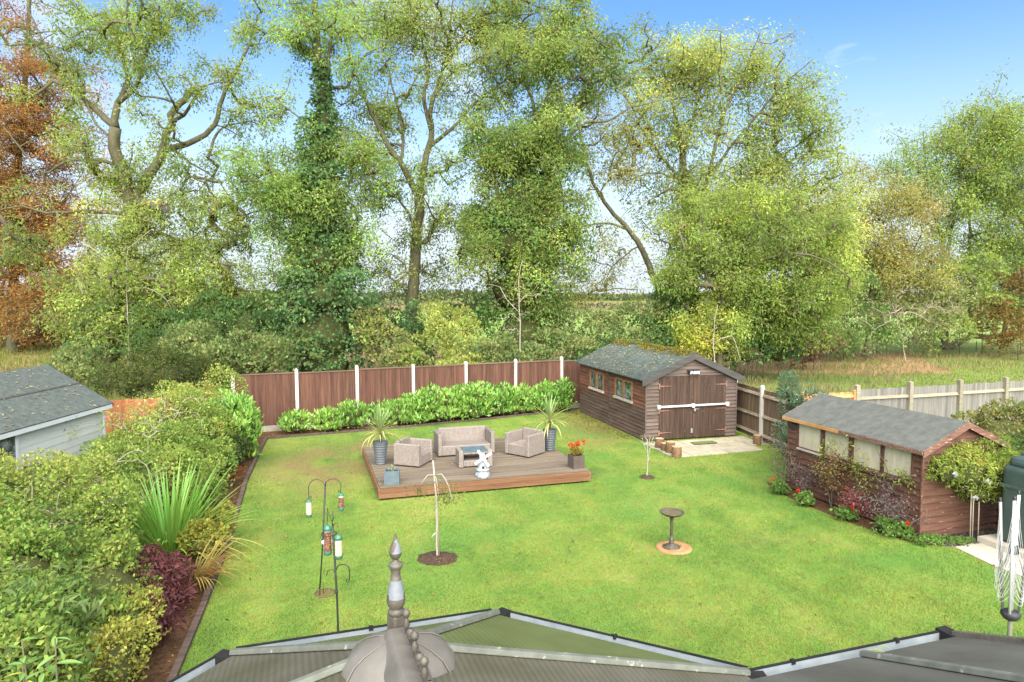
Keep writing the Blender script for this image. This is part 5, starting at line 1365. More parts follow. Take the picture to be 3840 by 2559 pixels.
make_tree('ash_tree', 'wide yellowish green ash crown with many rising stems, right of centre', 'tree', TG,
  [([(10.6, 39, 0), (10.39, 39, 3.86), (10.14, 39, 7.8), (9.78, 39, 10.23), (9.58, 39, 12.16)], .4, .2), ([(9.58, 39, 12.16), (9.23, 39, 14.08), (8.59, 39, 15.98), (7.83, 39, 17.88)], .14, .02), ([(9.78, 39, 10.47), (8.45, 39, 12.16), (7.4, 39, 13.6), (6.78, 39, 15.03)], .13, .02),
   ([(10.14, 39, 7.8), (10.92, 39, 11.2), (11.42, 39, 13.84), (12.46, 39, 16.46), (13.14, 39, 18.35)], .17, .02), ([(10.87, 39, 10.96), (12.54, 39, 13.12), (14.31, 39, 15.39), (15.85, 39, 16.81)], .13, .02), ([(10.22, 39, 6.32), (12.38, 39, 9.26), (14.77, 39, 11.68), (17.16, 39, 13.6)], .16, .02), ([(9.58, 39, 11.92), (10.31, 39, 14.8), (10.75, 39, 17.17), (10.96, 39, 18.82)], .12, .02), ([(11.42, 39, 8.28), (14.34, 39, 9.5), (17.74, 39, 10.71)], .09, .03), ([(9.7, 39, 10.71), (7.93, 39, 11.2), (6.46, 39, 10.71)], .07, .03)],
  [(7.12, 39, 16.7, 2.24, 1.79, 1.99, 0.9, 0.15), (9.29, 39, 17.17, 2.49, 1.99, 1.99, 1, 0.2), (11.49, 39, 16.7, 2.49, 1.99, 2.24, 1, 0.15), (13.7, 39, 15.51, 2.24, 1.99, 2.49, 0.9, 0.1), (15.92, 39, 14.32, 1.99, 1.59, 1.99, 0.8, 0.1), (17.2, 39, 12.4, 1.74, 1.59, 1.99, 0.7, 0.1), (8.37, 39, 14.08, 2.49, 1.99, 1.99, 0.8, 0.1), (11.32, 39, 13.12, 2.98, 2.39, 2.24, 0.7, 0.05), (14.27, 39, 12.16, 2.73, 2.19, 2.24, 0.8, 0.1), (16.78, 39, 10.23, 2.24, 1.79, 1.99, 0.9, 0.1), (10.39, 39, 10.47, 2.49, 1.99, 1.99, 1.3, 0.05), (13.36, 39, 9.26, 3.23, 2.59, 2.24, 1.5, 0.05), (9.7, 38, 7.23, 1.94, 1.55, 1.94, 1.3, 0.05), (16.16, 38, 8.19, 2.18, 1.74, 1.7, 1.2, 0.05), (7.95, 39, 9.26, 1.24, 1.19, 1.49, 0.4, 0), (18.07, 39, 8.28, 1.49, 1.19, 1.49, 0.6, 0.1)],
  1550, OLIVE[:1] + ASH[1:] + OLIVE[2:3], (0.172, 0.072, 49, .48), 49)
make_tree('ash_tree', 'lower ash with drooping yellow sprays above the workshop roof', 'tree', TG,
  [([(10.33, 34, 0), (10.39, 34, 2.64), (10.44, 34, 5.23), (10.19, 34, 6.95)], .2, .1), ([(10.45, 34, 4.8), (12.14, 34, 6.09), (14.08, 34, 6.3), (15.62, 34, 5.23)], .09, .03), ([(10.36, 34, 3.94), (9.35, 34, 5.66), (8.9, 34, 6.95)], .08, .03), ([(10.43, 34, 3.51), (12.62, 34, 4.15), (14.57, 34, 4.15)], .07, .03)],
  [(9.33, 34, 6.95, 1.52, 1.21, 1.52, 1.2, 0.05), (11.06, 34, 6.3, 1.95, 1.56, 1.52, 1.4, 0.05), (13.22, 34, 6.3, 1.95, 1.56, 1.52, 1.3, 0), (15.19, 34, 5.02, 1.73, 1.39, 1.08, 1.4, 0.1), (16.3, 34, 4.15, 0.87, 0.69, 0.65, 1, 0.2), (9.6, 34, 4.15, 1.3, 1.04, 1.3, 1.6, 0.35), (9.19, 34, 2.64, 1.08, 1.04, 1.3, 1.8, 0.5), (11.76, 34, 4.15, 1.95, 1.56, 1.3, 1.4, 0.1), (8.28, 34, 5.23, 1.08, 1.04, 1.3, 1, 0), (10.93, 34, 2.42, 1.3, 1.04, 1.08, 1.4, 0.35), (10.45, 35, 8.55, 2.23, 1.78, 1.34, 1.2, 0), (13.11, 35, 8.11, 2.23, 1.78, 1.34, 1.2, 0), (15.14, 35, 7.02, 2.01, 1.61, 1.56, 1.2, 0.05), (13.04, 34, 4.8, 2.17, 1.73, 1.3, 1.4, 0.05), (14.59, 35, 3.03, 1.78, 1.43, 1.12, 1.2, 0.05)],
  1000, ASH[:2] + ASHL[:2] + YELL[1:3], (0.164, 0.068, 76, 0.37), 50)
make_tree('thin_tree', 'thin brownish tree between the wide ash and the right hand tree', 'tree', TG,
  [([(25.03, 48, 0), (25.17, 48, 3.71), (25.41, 48, 7.05), (25.87, 48, 9.16)], .2, .03), ([(25.23, 48, 6.14), (23.21, 48, 7.2), (20.79, 48, 6.99), (18.66, 48, 6.75)], .1, .03), ([(25.36, 48, 6.75), (27.46, 48, 7.35), (29.01, 48, 6.75)], .08, .03), ([(25.48, 48, 7.65), (24.32, 48, 10.36), (23.34, 48, 12.45)], .08, .02), ([(25.73, 48, 8.86), (26.71, 48, 10.95), (27.27, 48, 12.15)], .06, .02), ([(24.86, 48, 7.95), (22.82, 48, 9.76), (21.87, 48, 11.25)], .05, .02)],
  [(23.7, 48, 10.66, 2.45, 1.96, 2.14, 0.45, 0.1), (26.1, 48, 11.25, 2.45, 1.96, 1.84, 0.5, 0.15), (24.71, 48, 7.95, 3.06, 2.45, 2.14, 0.6, 0.2), (27.41, 48, 8.56, 2.14, 1.71, 1.84, 0.7, 0.25), (26.6, 48, 6.14, 2.75, 2.2, 1.53, 0.9, 0.1), (22.58, 48, 7.95, 2.14, 1.71, 2.14, 0.4, 0)],
  620, BROWNG[:1] + OLIVE[1:3] + BROWNG[1:3], (0.197, 0.080, 42, .55), 51, twigmat=TWIG, twig=.016)
make_tree('field_tree', 'rounded green tree rising at the right edge of the picture', 'tree', TG,
  [([(34.99, 55, 0), (34.69, 55, 4.29), (34.4, 55, 8.46), (33.48, 55, 11.21), (32.3, 55, 12.92)], .3, .1), ([(34.77, 55, 5.68), (35.58, 55, 9.15), (36.67, 55, 11.9), (37.6, 55, 14.28), (38.36, 55, 16.32)], .22, .03), ([(37.1, 55, 0), (37, 55, 5.68), (37.15, 55, 9.84), (36.8, 55, 12.92), (35.99, 55, 15.3)], .26, .04), ([(39.57, 55, 0), (39.55, 55, 6.38), (40.03, 55, 10.52), (40.58, 55, 13.26)], .22, .04), ([(34.43, 55, 8.46), (34.77, 55, 11.9), (34.99, 55, 14.63)], .12, .02)],
  [(34.9, 55, 16.66, 2.8, 2.24, 2.1, 1, 0.05), (37.6, 55, 17.67, 2.8, 2.24, 2.1, 1, 0.05), (40.18, 55, 17.67, 2.45, 1.96, 2.1, 1, 0.05), (32.59, 55, 14.28, 2.45, 1.96, 2.1, 0.9, 0), (35.7, 55, 14.28, 3.16, 2.52, 2.1, 0.7, 0), (39.15, 55, 14.28, 3.16, 2.52, 2.45, 0.8, 0), (31.26, 55, 12.92, 1.75, 1.4, 1.4, 0.7, 0), (33.74, 55, 11.55, 2.8, 2.24, 1.75, 0.7, 0), (37.92, 55, 11.21, 2.8, 2.24, 2.1, 0.7, 0), (40.76, 55, 9.84, 2.1, 1.96, 2.45, 1, 0), (39.15, 55, 7.42, 2.8, 2.24, 2.1, 1.2, 0.1), (35.27, 55, 8.46, 2.1, 1.68, 1.75, 0.5, 0), (42.31, 55, 13.26, 2.8, 3.37, 4.21, 1, 0)],
  1200, [C('7c9248', .82), C('94a852', .82), C('aab85c', .82)], (0.221, 0.092, 54, .66), 52)
# pigeons on the ivy tree's bough
PIG = mat('pigeon_grey', C('77777c', .6), C('96969a', .6), scale=18, rough=.9)
def pigeon(p, s, label):
    r = empty('pigeon', p, 0, label, 'bird', 'pigeons perched in the trees')
    MB().tube([(s * .2, 0, .06), (s * .1, 0, .1), (0, 0, .13), (-s * .09, 0, .17), (-s * .13, 0, .21), (-s * .15, 0, .245), (-s * .17, 0, .265)], [.012, .05, .078, .066, .036, .037, .018], 9).build('body', PIG, r)
    MB().hexa([(s * .12, -.035, .06), (s * .3, -.04, .0), (s * .3, .04, .0), (s * .12, .035, .06)], [(s * .12, -.035, .085), (s * .3, -.04, .012), (s * .3, .04, .012), (s * .12, .035, .085)]).build('tail', PIG, r)
    for k in (-.025, .025): MB().tube([(0, k, -.02), (0, k, .07)], .008, 5).build('leg', mat('pigeon_leg', C('b07868', .6)), r)
pigeon((3.56, 33, 12.71), 1, 'left of two grey pigeons close together on a bare bough')
pigeon((4.52, 33, 12.81), -1, 'right of two grey pigeons close together on a bare bough')
pigeon((2.31, 33, 14.1), 1, 'grey pigeon sitting alone, higher up the ivy tree')

# ---------------------------------------------------------------- thicket and bushes beyond the fence
BG = 'bushes beyond the back fence'
def bush(name, label, lobes, n, pal, leaf=(.15, .1), seed=0, **k):
    k['core'] = .42 if k.get('core', .6) >= .55 else 0; k['rough'] = max(.42, k.get('rough', .3)); n = int(n * 1.35); k.setdefault('twigs', 26); k.setdefault('sat', 9); k['bumps'] = .4
    return make_bush(name, label, 'bush', BG, lobes, n, pal, leaf, seed, **k)
HAZ = [C('66824a', 0.68), C('82985a', 0.68), C('9aa864', 0.68), C('aaa86c', 0.68)]
DRKB = [C('4a683c', 0.78), C('648248', 0.78), C('7f9a54', 0.78)]
bush('bramble_bush', 'green bramble left of the first fence post', [(-9.97, 27, 1.81, 1.2, 0.96, 1.03), (-11.53, 27, 1.46, 1.2, 0.96, 1.03), (-13.2, 28, 1.89, 1.25, 1, 1.07)], 6500, HAZ, seed=61, rough=.25)
bush('dark_yew', 'low dark green yew spreading behind the orange fence boards', [(-12.93, 25, 1.36, 1.75, 1.4, 0.88), (-14.07, 25, 1.12, 1.12, 0.89, 0.72), (-11.88, 25.5, 1.47, 1.14, 0.91, 0.73)], 8000, [C('4d6038', .5), C('6d7c40', .5), C('8a9048', .5)], (.14, .05), 62, droop=.2, upw=-.1, rough=.3)
bush('elder_bush', 'dense dark bush behind the ash at the left', [(-13.79, 31, 2.6, 2.17, 1.74, 1.58), (-15.79, 31, 2.01, 1.78, 1.42, 1.38), (-12, 31, 2.8, 1.38, 1.42, 1.78)], 8000, DRKB, seed=63, rough=.3, bumps=.3)
bush('hawthorn_bush', 'yellowish bush behind the third fence panel', [(-5.69, 30, 2.09, 0.96, 0.76, 0.96), (-6.26, 30, 2.67, 0.67, 0.69, 0.86), (-4.76, 29, 1.52, 0.92, 0.74, 0.65)], 4200, HAZ[1:] + YELL[:2], seed=64, rough=.35, core=.5)
bush('ivy_stump', 'ivy covered stump at the foot of the middle ash', [(-4.88, 33, 2.06, 0.8, 1.18, 1.47), (-4.44, 32, 0.9, 1.22, 0.98, 1.02)], 3200, IVYD, seed=65, rough=.25)
bush('ash_scrub', 'bright young scrub right of the middle ash trunk', [(-2.99, 32, 2.85, 1.22, 0.98, 1.12), (-2.11, 31, 2.01, 1.38, 1.11, 0.99), (-3.5, 31, 2.01, 0.99, 0.95, 1.19), (-2.39, 29.5, 1.18, 1.32, 1.05, 0.66)], 6800, ASH[1:] + YELL[:1], seed=66, rough=.4, core=.45, leaf=(.17, .075))
bush('bramble_bush', 'mixed bramble behind the fourth and fifth fence panels', [(-0.89, 30, 1.7, 1.34, 1.07, 0.96), (0.64, 30, 1.51, 1.15, 0.92, 0.86), (-0.12, 29.5, 1.18, 1.69, 1.35, 0.56)], 5600, HAZ, seed=67, rough=.3)
bush('hazel_bush', 'loose grey green hazel left of the workshop roof', [(3.23, 33, 2.59, 1.47, 1.18, 1.05), (4.71, 33, 2.27, 1.47, 1.18, 1.05), (2.45, 31, 1.81, 1.38, 1.11, 0.89), (6.04, 34, 2.96, 1.3, 1.04, 1.08)], 7000, HAZ + BROWNG[1:2], seed=68, rough=.4, core=.45)
bush('holly_bush', 'dark bush showing just above the workshop ridge', [(4.44, 31, 1.41, 1.78, 1.42, 0.79), (6.4, 33, 1.85, 1.26, 1.01, 1.26), (3.14, 30, 1.12, 1.15, 0.92, 0.57)], 5200, DRKB, seed=69, rough=.25)
bush('ivy_bush', 'dark ivy mass at the foot of the leaning ash', [(8, 35, 3.03, 0.94, 1.43, 1.78), (7.69, 35, 1.69, 1.56, 1.25, 1.34), (8.54, 35, 4.37, 0.78, 0.89, 1.12)], 5200, IVY[:3], seed=70, rough=.25)
bush('laurel_bush', 'rounded glossy green bush beyond the right end of the workshop', [(13.31, 36, 2.07, 1.72, 1.38, 1.61), (12.17, 35, 1.46, 1.34, 1.07, 1.12), (14.13, 36, 1.38, 1.15, 0.92, 1.15)], 7000, [C('4a7a38', .5), C('68984a', .5), C('86b05c', .5)], seed=71, rough=.18, mt=GLOSSLEAF)
bush('bramble_bush', 'scrub with yellow leaves behind the workshop', [(10.37, 35, 1.69, 1.78, 1.43, 1.34), (11.8, 36, 2.53, 1.38, 1.1, 1.38)], 4800, YELL[:2] + HAZ[:2], seed=72, rough=.35, core=.5)
bush('dogwood_bush', 'small red brown bush between the workshop and the willow', [(17.74, 40, 1.28, 1.15, 0.92, 0.97), (17.12, 40, 0.77, 0.89, 0.71, 0.64)], 2600, [C('8a6a54', .5), C('a87c68', .5), C('9a8058', .5)], (.16, .09), 73, rough=.4, core=.4)
bush('hawthorn_bush', 'tangled dark hawthorn under the thin brownish tree', [(22.4, 46, 2.57, 2.35, 1.88, 2.35), (23.4, 45, 1.17, 2.01, 1.61, 1.43), (20.35, 44, 1.25, 1.4, 1.12, 1.4)], 6500, DRKB + HAZ[2:], (.2, .13), 74, rough=.35, core=.5)
bush('hawthorn_bush', 'tangled hawthorn with pale twigs beneath the right hand tree', [(27.97, 48, 2.48, 3.06, 2.45, 2.45), (30.97, 50, 3.99, 2.87, 2.29, 2.23), (26.93, 49, 4, 2.19, 1.75, 2.19)], 9000, HAZ + BROWNG[:2], (.21, .13), 75, rough=.4, core=.5)
bush('field_maple', 'yellow topped maple bush beneath the right hand tree', [(32.84, 50, 4.94, 2.55, 2.04, 1.91), (34.52, 50, 3.04, 2.55, 2.04, 2.23), (30.76, 48, 1.56, 2.14, 1.71, 1.53)], 7500, HAZ[1:3] + YELL[:2], (.21, .14), 76, rough=.35, core=.5)
bush('hawthorn_bush', 'rusty hedge bush at the right edge beyond the grey fence', [(34.42, 48, 1.87, 1.84, 1.47, 1.84), (37.36, 50, 3.67, 1.91, 2.29, 2.87), (34.21, 46, 1.1, 1.47, 1.17, 1.17)], 6000, [C('8a8448', .5), C('a89050', .5), C('b88a50', .5)], (.2, .12), 77, rough=.4, core=.5)
bush('blackthorn_bush', 'grey green blackthorn filling the gap beneath the thin brownish tree', [(19.72, 46, 3.74, 2.05, 1.64, 2.05), (22.99, 48, 4.93, 2.45, 1.96, 1.84), (26.78, 50, 5.58, 2.55, 2.04, 1.91), (30.81, 52, 5.95, 2.32, 1.86, 1.99)], 8000, HAZ, (.22, .13), 80, rough=.45, core=.4)
bush('blackthorn_bush', 'dense green blackthorn at the right edge under the field tree', [(38.5, 53, 5.31, 2.7, 2.16, 2.7), (36.13, 53, 5.64, 2.03, 1.62, 2.03), (38.7, 50, 2.4, 2.23, 2.29, 2.87)], 7000, HAZ[:3], (.22, .13), 87, rough=.45, core=.4)
bush('scrub_bush', 'green scrub showing between the ivy tree and the middle ash', [(-7.04, 36, 2.64, 1.38, 1.1, 1.03), (-11.65, 34, 2.42, 1.3, 1.04, 1.08), (-2.22, 36, 3.1, 1.38, 1.1, 1.03), (-9.34, 30, 1.8, 1.15, 0.92, 0.86)], 4200, HAZ[:3], (.17, .1), 88, rough=.45, core=.4)
bush('beech_hedge', 'copper coloured low scrub at the far left', [(-40.68, 56, 0.36, 3.21, 2.57, 1.25), (-37.38, 57, 0.83, 2.54, 2.03, 1.02), (-43.86, 56, 1.08, 2.14, 1.71, 2.14)], 5000, COPPER, (.24, .13), 78, rough=.35, core=.6)
bush('hedge_bush', 'loose green bush between the summerhouse roof and the big ash', [(-18.15, 29, 1.24, 0.92, 0.74, 0.92), (-17.78, 27, 1.11, 1.03, 0.83, 0.69), (-19.36, 32, 2.13, 1.02, 0.98, 1.22)], 4800, HAZ, seed=79, rough=.4, core=.45)
# bare twiggy trees in front of the thicket
def bare(label, pts, lobes, n, seed, mt=None, r=.035, tw=.0035):
    return make_tree('bare_tree', label, 'tree', 'dead twiggy saplings in the thicket', [(p, r, r * .35) for p in pts], lobes, n, ASH, (.1, .05, 0, .1), seed, bark=mt or PALETWIG, twigmat=mt or PALETWIG, twig=tw, wander=.2, up=.3)
bare('pale dead sapling in front of the central ivy tree', [[(0.29, 29, 1.24), (0.34, 29, 3.28), (0.29, 29, 5.12), (0.43, 29, 5.86)], [(0.32, 29, 3.65), (-0.21, 29, 4.21), (-0.49, 29, 4.76)]], [(0.34, 29, 5.12, 1.29, 1.04, 0.92, 1, 0), (0.99, 29, 4.39, 0.92, 0.74, 0.74, 1, 0), (-0.31, 29, 3.28, 0.74, 0.89, 1.11, 1, 0)], 130, 81)
bare('grey dead twigs left of the middle ash trunk', [[(-5.22, 30, 0), (-5.38, 30, 4), (-5.46, 30, 5.15)], [(-5.38, 30, 4), (-4.79, 30, 4.96), (-4.6, 30, 5.53)]], [(-5.46, 30, 5.15, 0.76, 0.61, 0.76, 1, 0), (-6.45, 30, 2.28, 0.96, 0.76, 0.96, 1, 0)], 70, 82, TWIG)
bare('spray of white bare twigs in the right hand thicket', [[(25.47, 44, 0), (25.1, 44, 2.09), (24.47, 44, 3.77)]], [(25.61, 44, 3.21, 3.37, 2.69, 1.68, 1, 0), (23.09, 44, 3.21, 1.96, 1.57, 1.68, 1, 0), (28.42, 44, 3.21, 2.24, 1.8, 1.68, 1, 0)], 420, 83, None, .035, .0035)
bare('dead branches hanging below the left ash', [[(-17.43, 31, 0), (-17.46, 31, 3.99), (-17.43, 31, 5.75), (-17.24, 31, 6.54), (-16.29, 31, 7.31)], [(-17.39, 31, 5.17), (-18.59, 31, 6.15), (-19.84, 31, 6.73), (-20.21, 31, 5.17)]], [(-16.83, 31, 5.95, 1.38, 1.11, 1.19, 1, 0), (-19.22, 31, 5.17, 1.19, 0.95, 1.19, 1, 0), (-14.73, 31, 3.99, 1.19, 0.95, 0.79, 1, 0)], 90, 84)
bare('pale dead stems behind the workshop roof', [[(9.1, 30, 0), (8.88, 30, 2.86), (9.04, 30, 4)], [(8.89, 30, 2.28), (9.65, 30, 2.67), (10.06, 30, 1.51)]], [(8.87, 30, 3.24, 0.76, 0.92, 1.15, 1, 0)], 30, 85)
# rough grass and dead stems outside the garden
def rough_grass(name, label, poly, n, hh, pal, seed, w=.02):
    g = np.random.default_rng(seed)
    xs = [p[0] for p in poly]; ys = [p[1] for p in poly]
    B = np.stack([g.uniform(min(xs), max(xs), n), g.uniform(min(ys), max(ys), n), np.full(n, -.03)], 1)
    B = B[inside(B, poly)]; n = len(B)
    t = vnoise(B, .35) * .6 + vnoise(B, 1.3) * .4
    D = np.array((0, 0, 1.)) + g.normal(size=(n, 3)) * np.array((.35, .35, .1)); N = g.normal(size=(n, 3)) * np.array((1, 1, .2))
    L = hh * (.35 + vnoise(B, .5)) * g.uniform(.5, 1.2, n)
    o = leaves(name, B, D, N, L, w + L * .04, palette(pal, t, n, .15), fold=.1)
    return tag(o, label, 'grass', kind='stuff')
DRY = [C('86a050', .6), C('9ca45c', .6), C('b0a270', .6), C('ac9878', .58)]
rough_grass('rough_grass', 'dry brown and green rough grass beyond the grey fence', [(7.5, 23.2), (9, 19.9), (10, 21), (16, 31), (26, 40), (40, 44), (50, 46), (48, 52), (20, 49), (8, 36)], 36000, .34, DRY, 91, .03)
rough_grass('rough_grass', 'dry grass beyond the summerhouse at the left', [(-9, 23), (-13, 17.5), (-24, 26), (-48, 58), (-20, 58), (-12, 34)], 30000, .5, [C('9ab854', .5), C('a8b45c', .5), C('c08a50', .5)], 92, .03)
rough_grass('weeds', 'tall weeds growing along the outside of the back fence', [(-9, 22.3), (4, 28), (4, 31), (-12, 27)], 14000, .8, [C('6d8a44', .5), C('8fa552', .5), C('b0a868', .5)], 93, .035)
rough_grass('meadow', 'short mown meadow right of the thicket', [(10, 21), (16, 31), (26, 40), (40, 45), (60, 47), (60, 34), (24, 24)], 34000, .2, [C('8aa84a', .6), C('a4b85c', .6), C('b0ac60', .6)], 94, .05)

# ---------------------------------------------------------------- laurels along the fence
LAUR = [C('6a9c42', .66), C('88b850', .68), C('a2ca5c', .7), C('b8d86c', .72)]
LG = 'cherry laurels planted along the back fence'
def laurel(label, x, y, r, h, n, seed, shift=0):
    return make_bush('laurel', label, 'shrub', LG, [(x, y, h * .42, r, r * .8, h * .46), (x + r * .35, y - r * .15, h * .6, r * .6, r * .55, h * .36), (x - r * .4, y + .05, h * .5, r * .6, r * .55, h * .42), (x + r * .1, y - r * .2, h * .22, r * .85, r * .7, h * .25)], n, LAUR, (.15, .058), seed, mt=GLOSSLEAF, core=.5, upw=.75, spread=.5, rough=.36, bumps=.25, shift=shift, nsc=2.2)
laurel('smallest laurel, standing alone by the second fence post', -6.95, 21.75, .42, 0.65, 700, 101)
laurel('small pointed laurel, second along from the left post', -5.98, 22.05, .5, 0.72, 1000, 102)
laurel('upright laurel, third along, just left of the third post', -5.3, 22.5, .48, 0.87, 1100, 103)
laurel('laurel behind the left cordyline pot', -4.2, 23.0, .75, 0.80, 1600, 104)
laurel('laurel between the left pot and the sofa', -3.4, 23.35, .7, 0.91, 1700, 105)
laurel('largest laurel behind the left armchair', -2.6, 23.75, .85, 1.22, 2600, 106)
laurel('big rounded laurel behind the sofa back', -1.5, 24.25, .85, 1.22, 2600, 107)
laurel('laurel directly behind the right end of the sofa', -.6, 24.75, .75, 1.14, 2200, 108)
laurel('yellower laurel in the middle of the right group', .2, 25.15, .6, 1.10, 1700, 109, .22)
laurel('laurel between the yellower one and the last', .95, 25.5, .65, 1.03, 1800, 110)
laurel('last laurel at the right end of the row, near the workshop', 1.7, 25.75, .7, 1.18, 2100, 111)
make_bush('laurel', 'large glossy laurel at the left corner of the lawn', 'shrub', None, [(-7.75, 18.5, .7, .8, .75, .78), (-7.4, 18.1, .6, .6, .6, .68), (-8.0, 19.1, .75, .7, .7, .78), (-7.45, 18.7, .95, .45, .45, .5)], 5600, LAUR, (.17, .062), 112, mt=GLOSSLEAF, core=.68, upw=.7, spread=.5, rough=.2, bumps=.22, nsc=2)

# ---------------------------------------------------------------- left hedge and border
HEDG = [C('607e42', 0.72), C('80a04c', 0.72), C('9cb456', 0.72), C('b6c062', 0.72), C('c2b664', 0.72)]
def ex(y): return -7.6 + (20.8 - y) * .2784
HB = 'shrubs that make up the hedge on the left'
hl = [
 ('sprawling yellow green bramble hedge below the first fence post', [(-9.0, 20.4, .9, 1.0, 1.0, 1.05), (-9.5, 19.4, .85, 1.0, 1.1, .95), (-8.9, 18.0, .8, 1.0, 1.1, 1.0)], 8500, .18, 121),
 ('mixed green hedge right of the orange fence boards', [(-8.2, 17.2, .9, 1.0, 1.0, 1.0), (-8.6, 16.0, .6, .8, .9, .75), (-7.7, 17.2, .6, .8, .9, .8)], 8500, .05, 122),
 ('broad bramble hedge before the summerhouse wall', [(-7.9, 14.9, .65, 1.0, 1.2, .75), (-7.0, 15.4, .55, .75, 1.0, .7), (-8.3, 14.0, .72, .8, 1.1, .8)], 9000, .0, 123),
 ('tangled hedge directly behind the strap leaved clump', [(-7.3, 13.2, .65, 1.1, 1.1, .78), (-8.1, 12.4, .65, .8, 1.1, .75), (-6.5, 13.7, .5, .7, .8, .65)], 9000, .02, 124),
 ('tall yellowing hedge shrub in front of the summerhouse window', [(-7.9, 11.2, 1.0, .9, .9, 1.0), (-8.3, 10.4, 1.05, .9, .9, 1.0), (-7.3, 11.8, .7, .8, .8, .8)], 9000, .12, 125),
 ('bramble hedge left of the purple maple', [(-6.9, 10.2, .75, .95, 1.0, .85), (-7.2, 9.2, .8, .9, .9, .85), (-6.2, 9.9, .5, .7, .8, .65)], 9500, -.02, 126),
 ('low bramble at the left edge near the bottom', [(-6.3, 8.4, .7, .9, .9, .75), (-5.5, 8.9, .5, .7, .7, .6), (-5.9, 7.6, .65, .8, .8, .7)], 9500, -.02, 127),
 ('leafy shrub in the bottom left corner', [(-5.0, 6.9, .65, .7, .8, .7), (-5.4, 6.2, .65, .7, .8, .7), (-4.5, 5.8, .55, .6, .7, .6)], 9500, -.05, 128),
]
for lab, lob, n, sh, sd in hl:
    make_bush('hedge_shrub', lab, 'hedge', HB, lob, int(n * 1.5), HEDG, ((.07, .042) if sd < 125 else (.06, .036)), sd, shift=sh - .02, rough=.34, bumps=.25, nsc=1.6, core=.62, spread=.8, upw=.2, nrand=.7)
# arching stems over the hedge
bare2 = make_tree('bramble', 'pale arching bramble stems over the left hedge', 'bramble', None, [([(-7.0, 12.0, 0), (-7.1, 12.1, .8), (-7.2, 12.2, 1.4)], .02, .01), ([(-7.0, 12.0, .1), (-6.6, 10.5, .9), (-6.4, 9.4, 1.3)], .02, .008), ([(-7.0, 12.0, .1), (-7.8, 14.5, .9), (-8.2, 16.4, 1.7)], .02, .008)],
  [(-7.4, 11.2, 1.35, 1.0, 1.6, .45, 1, 0), (-6.5, 9.3, 1.2, .8, 1.0, .35, 1, 0), (-8.4, 15.5, 1.6, 1.0, 2.0, .4, 1, 0)], 260, HEDG[1:], (.06, .04, 8, .14), 131, bark=PALETWIG, twigmat=PALETWIG, twig=.0035, step=.25, up=.4)

# strap leaved clump
def strap_plant(name, label, cat, loc, meshes, n, spread, seed, sc=(.8, 1.15), tilt=0.0, r0=.12, arc=(0, 2 * PI)):
    rd = random.Random(seed)
    r = empty(name, loc, 0, label, cat)
    for k in range(n):
        t = (k + .5) / n; a = rd.uniform(*arc); rr = r0 * math.sqrt(rd.random())
        i = min(len(meshes) - 1, int(t * len(meshes)))
        s = rd.uniform(*sc)
        link('leaf', meshes[i], r, (rr * math.cos(a), rr * math.sin(a), .02), (0, t * spread + rd.uniform(-.06, .1), a + rd.uniform(-.2, .2)), (s, s * rd.uniform(.9, 1.1), s))
    return r
PH = [strap_mesh('leaf', random.uniform(1.35, 1.65), .042, dr, GLOSSLEAF, c, .3, 8, .6) for dr, c in zip((.1, .2, .3, .45, .7, 1.3), hues('90b448', 3, .2) + hues('a8c058', 2, .2) + hues('c8b860', 1, .1))]
strap_plant('strap_leaf_clump', 'big fountain of upright green strap leaves beside the lawn edging', 'plant', (-5.9, 11.5, 0), PH, 280, .92, 5, r0=.26)
GD_ = [strap_mesh('leaf', random.uniform(.8, 1.05), .028, dr, LEAF, c, .3, 8, .6) for dr, c in zip((.9, 1.2, 1.5, 1.9), hues('d2b868', 2, .1) + hues('c49a50', 1) + hues('c8c068', 1))]
strap_plant('golden_strap_clump', 'drooping golden dry strap leaves spilling over the edging', 'plant', (-4.95, 10.2, 0), GD_, 120, .35, 6, sc=(.7, 1.1), r0=.25, arc=(-2.0, 1.2))
ACER = [C('5c3a3a', .58), C('7c4c4c', .6), C('96605c', .6), C('8f705c', .58)]
make_bush('maple_shrub', 'purple red cut leaved maple at the left by the edging', 'shrub', None, [(-5.3, 9.6, .3, .7, .55, .36), (-4.95, 9.0, .28, .45, .6, .34), (-4.65, 8.3, .25, .36, .55, .3), (-5.5, 9.95, .28, .45, .4, .32)], 9500, ACER, (.08, .028), 132, rough=.35, bumps=.35, corem=mat('maple_core', C('4a3430', .5), C('6a4c44', .5), scale=9, rough=1), core=.6, upw=-.25, nsc=3, droop=.2)
make_bush('variegated_shrub', 'yellow variegated shrub at the lower left', 'shrub', None, [(-4.55, 7.7, .5, .4, .55, .5), (-4.35, 7.1, .42, .35, .5, .45), (-4.75, 8.1, .4, .3, .3, .4)], 7000, [C('86a048', .6), C('c8c860', .66), C('e0d878', .65)], (.045, .028), 133, rough=.25, core=.66, nsc=3, bumps=.3)
make_bush('yellow_leaf_shrub', 'small lime yellow shrub between the strap clump and the edging', 'shrub', None, [(-5.2, 11.3, .3, .35, .5, .32), (-5.35, 12.1, .3, .3, .4, .3)], 2600, [C('98ac4c', .55), C('c0c058', .6), C('d0b858', .6)], (.06, .04), 134, rough=.3, core=.6, nsc=3)
make_bush('photinia_shrub', 'dark leaved shrub with red tips beside the corner laurel', 'shrub', None, [(-7.2, 16.6, .45, .5, .6, .5), (-6.95, 15.7, .35, .4, .5, .38), (-7.3, 17.4, .4, .45, .5, .45)], 4200, [C('55703c', .5), C('728c4c', .5), C('8a9a5c', .5)], (.08, .045), 135, rough=.25, core=.66, nsc=2.5)
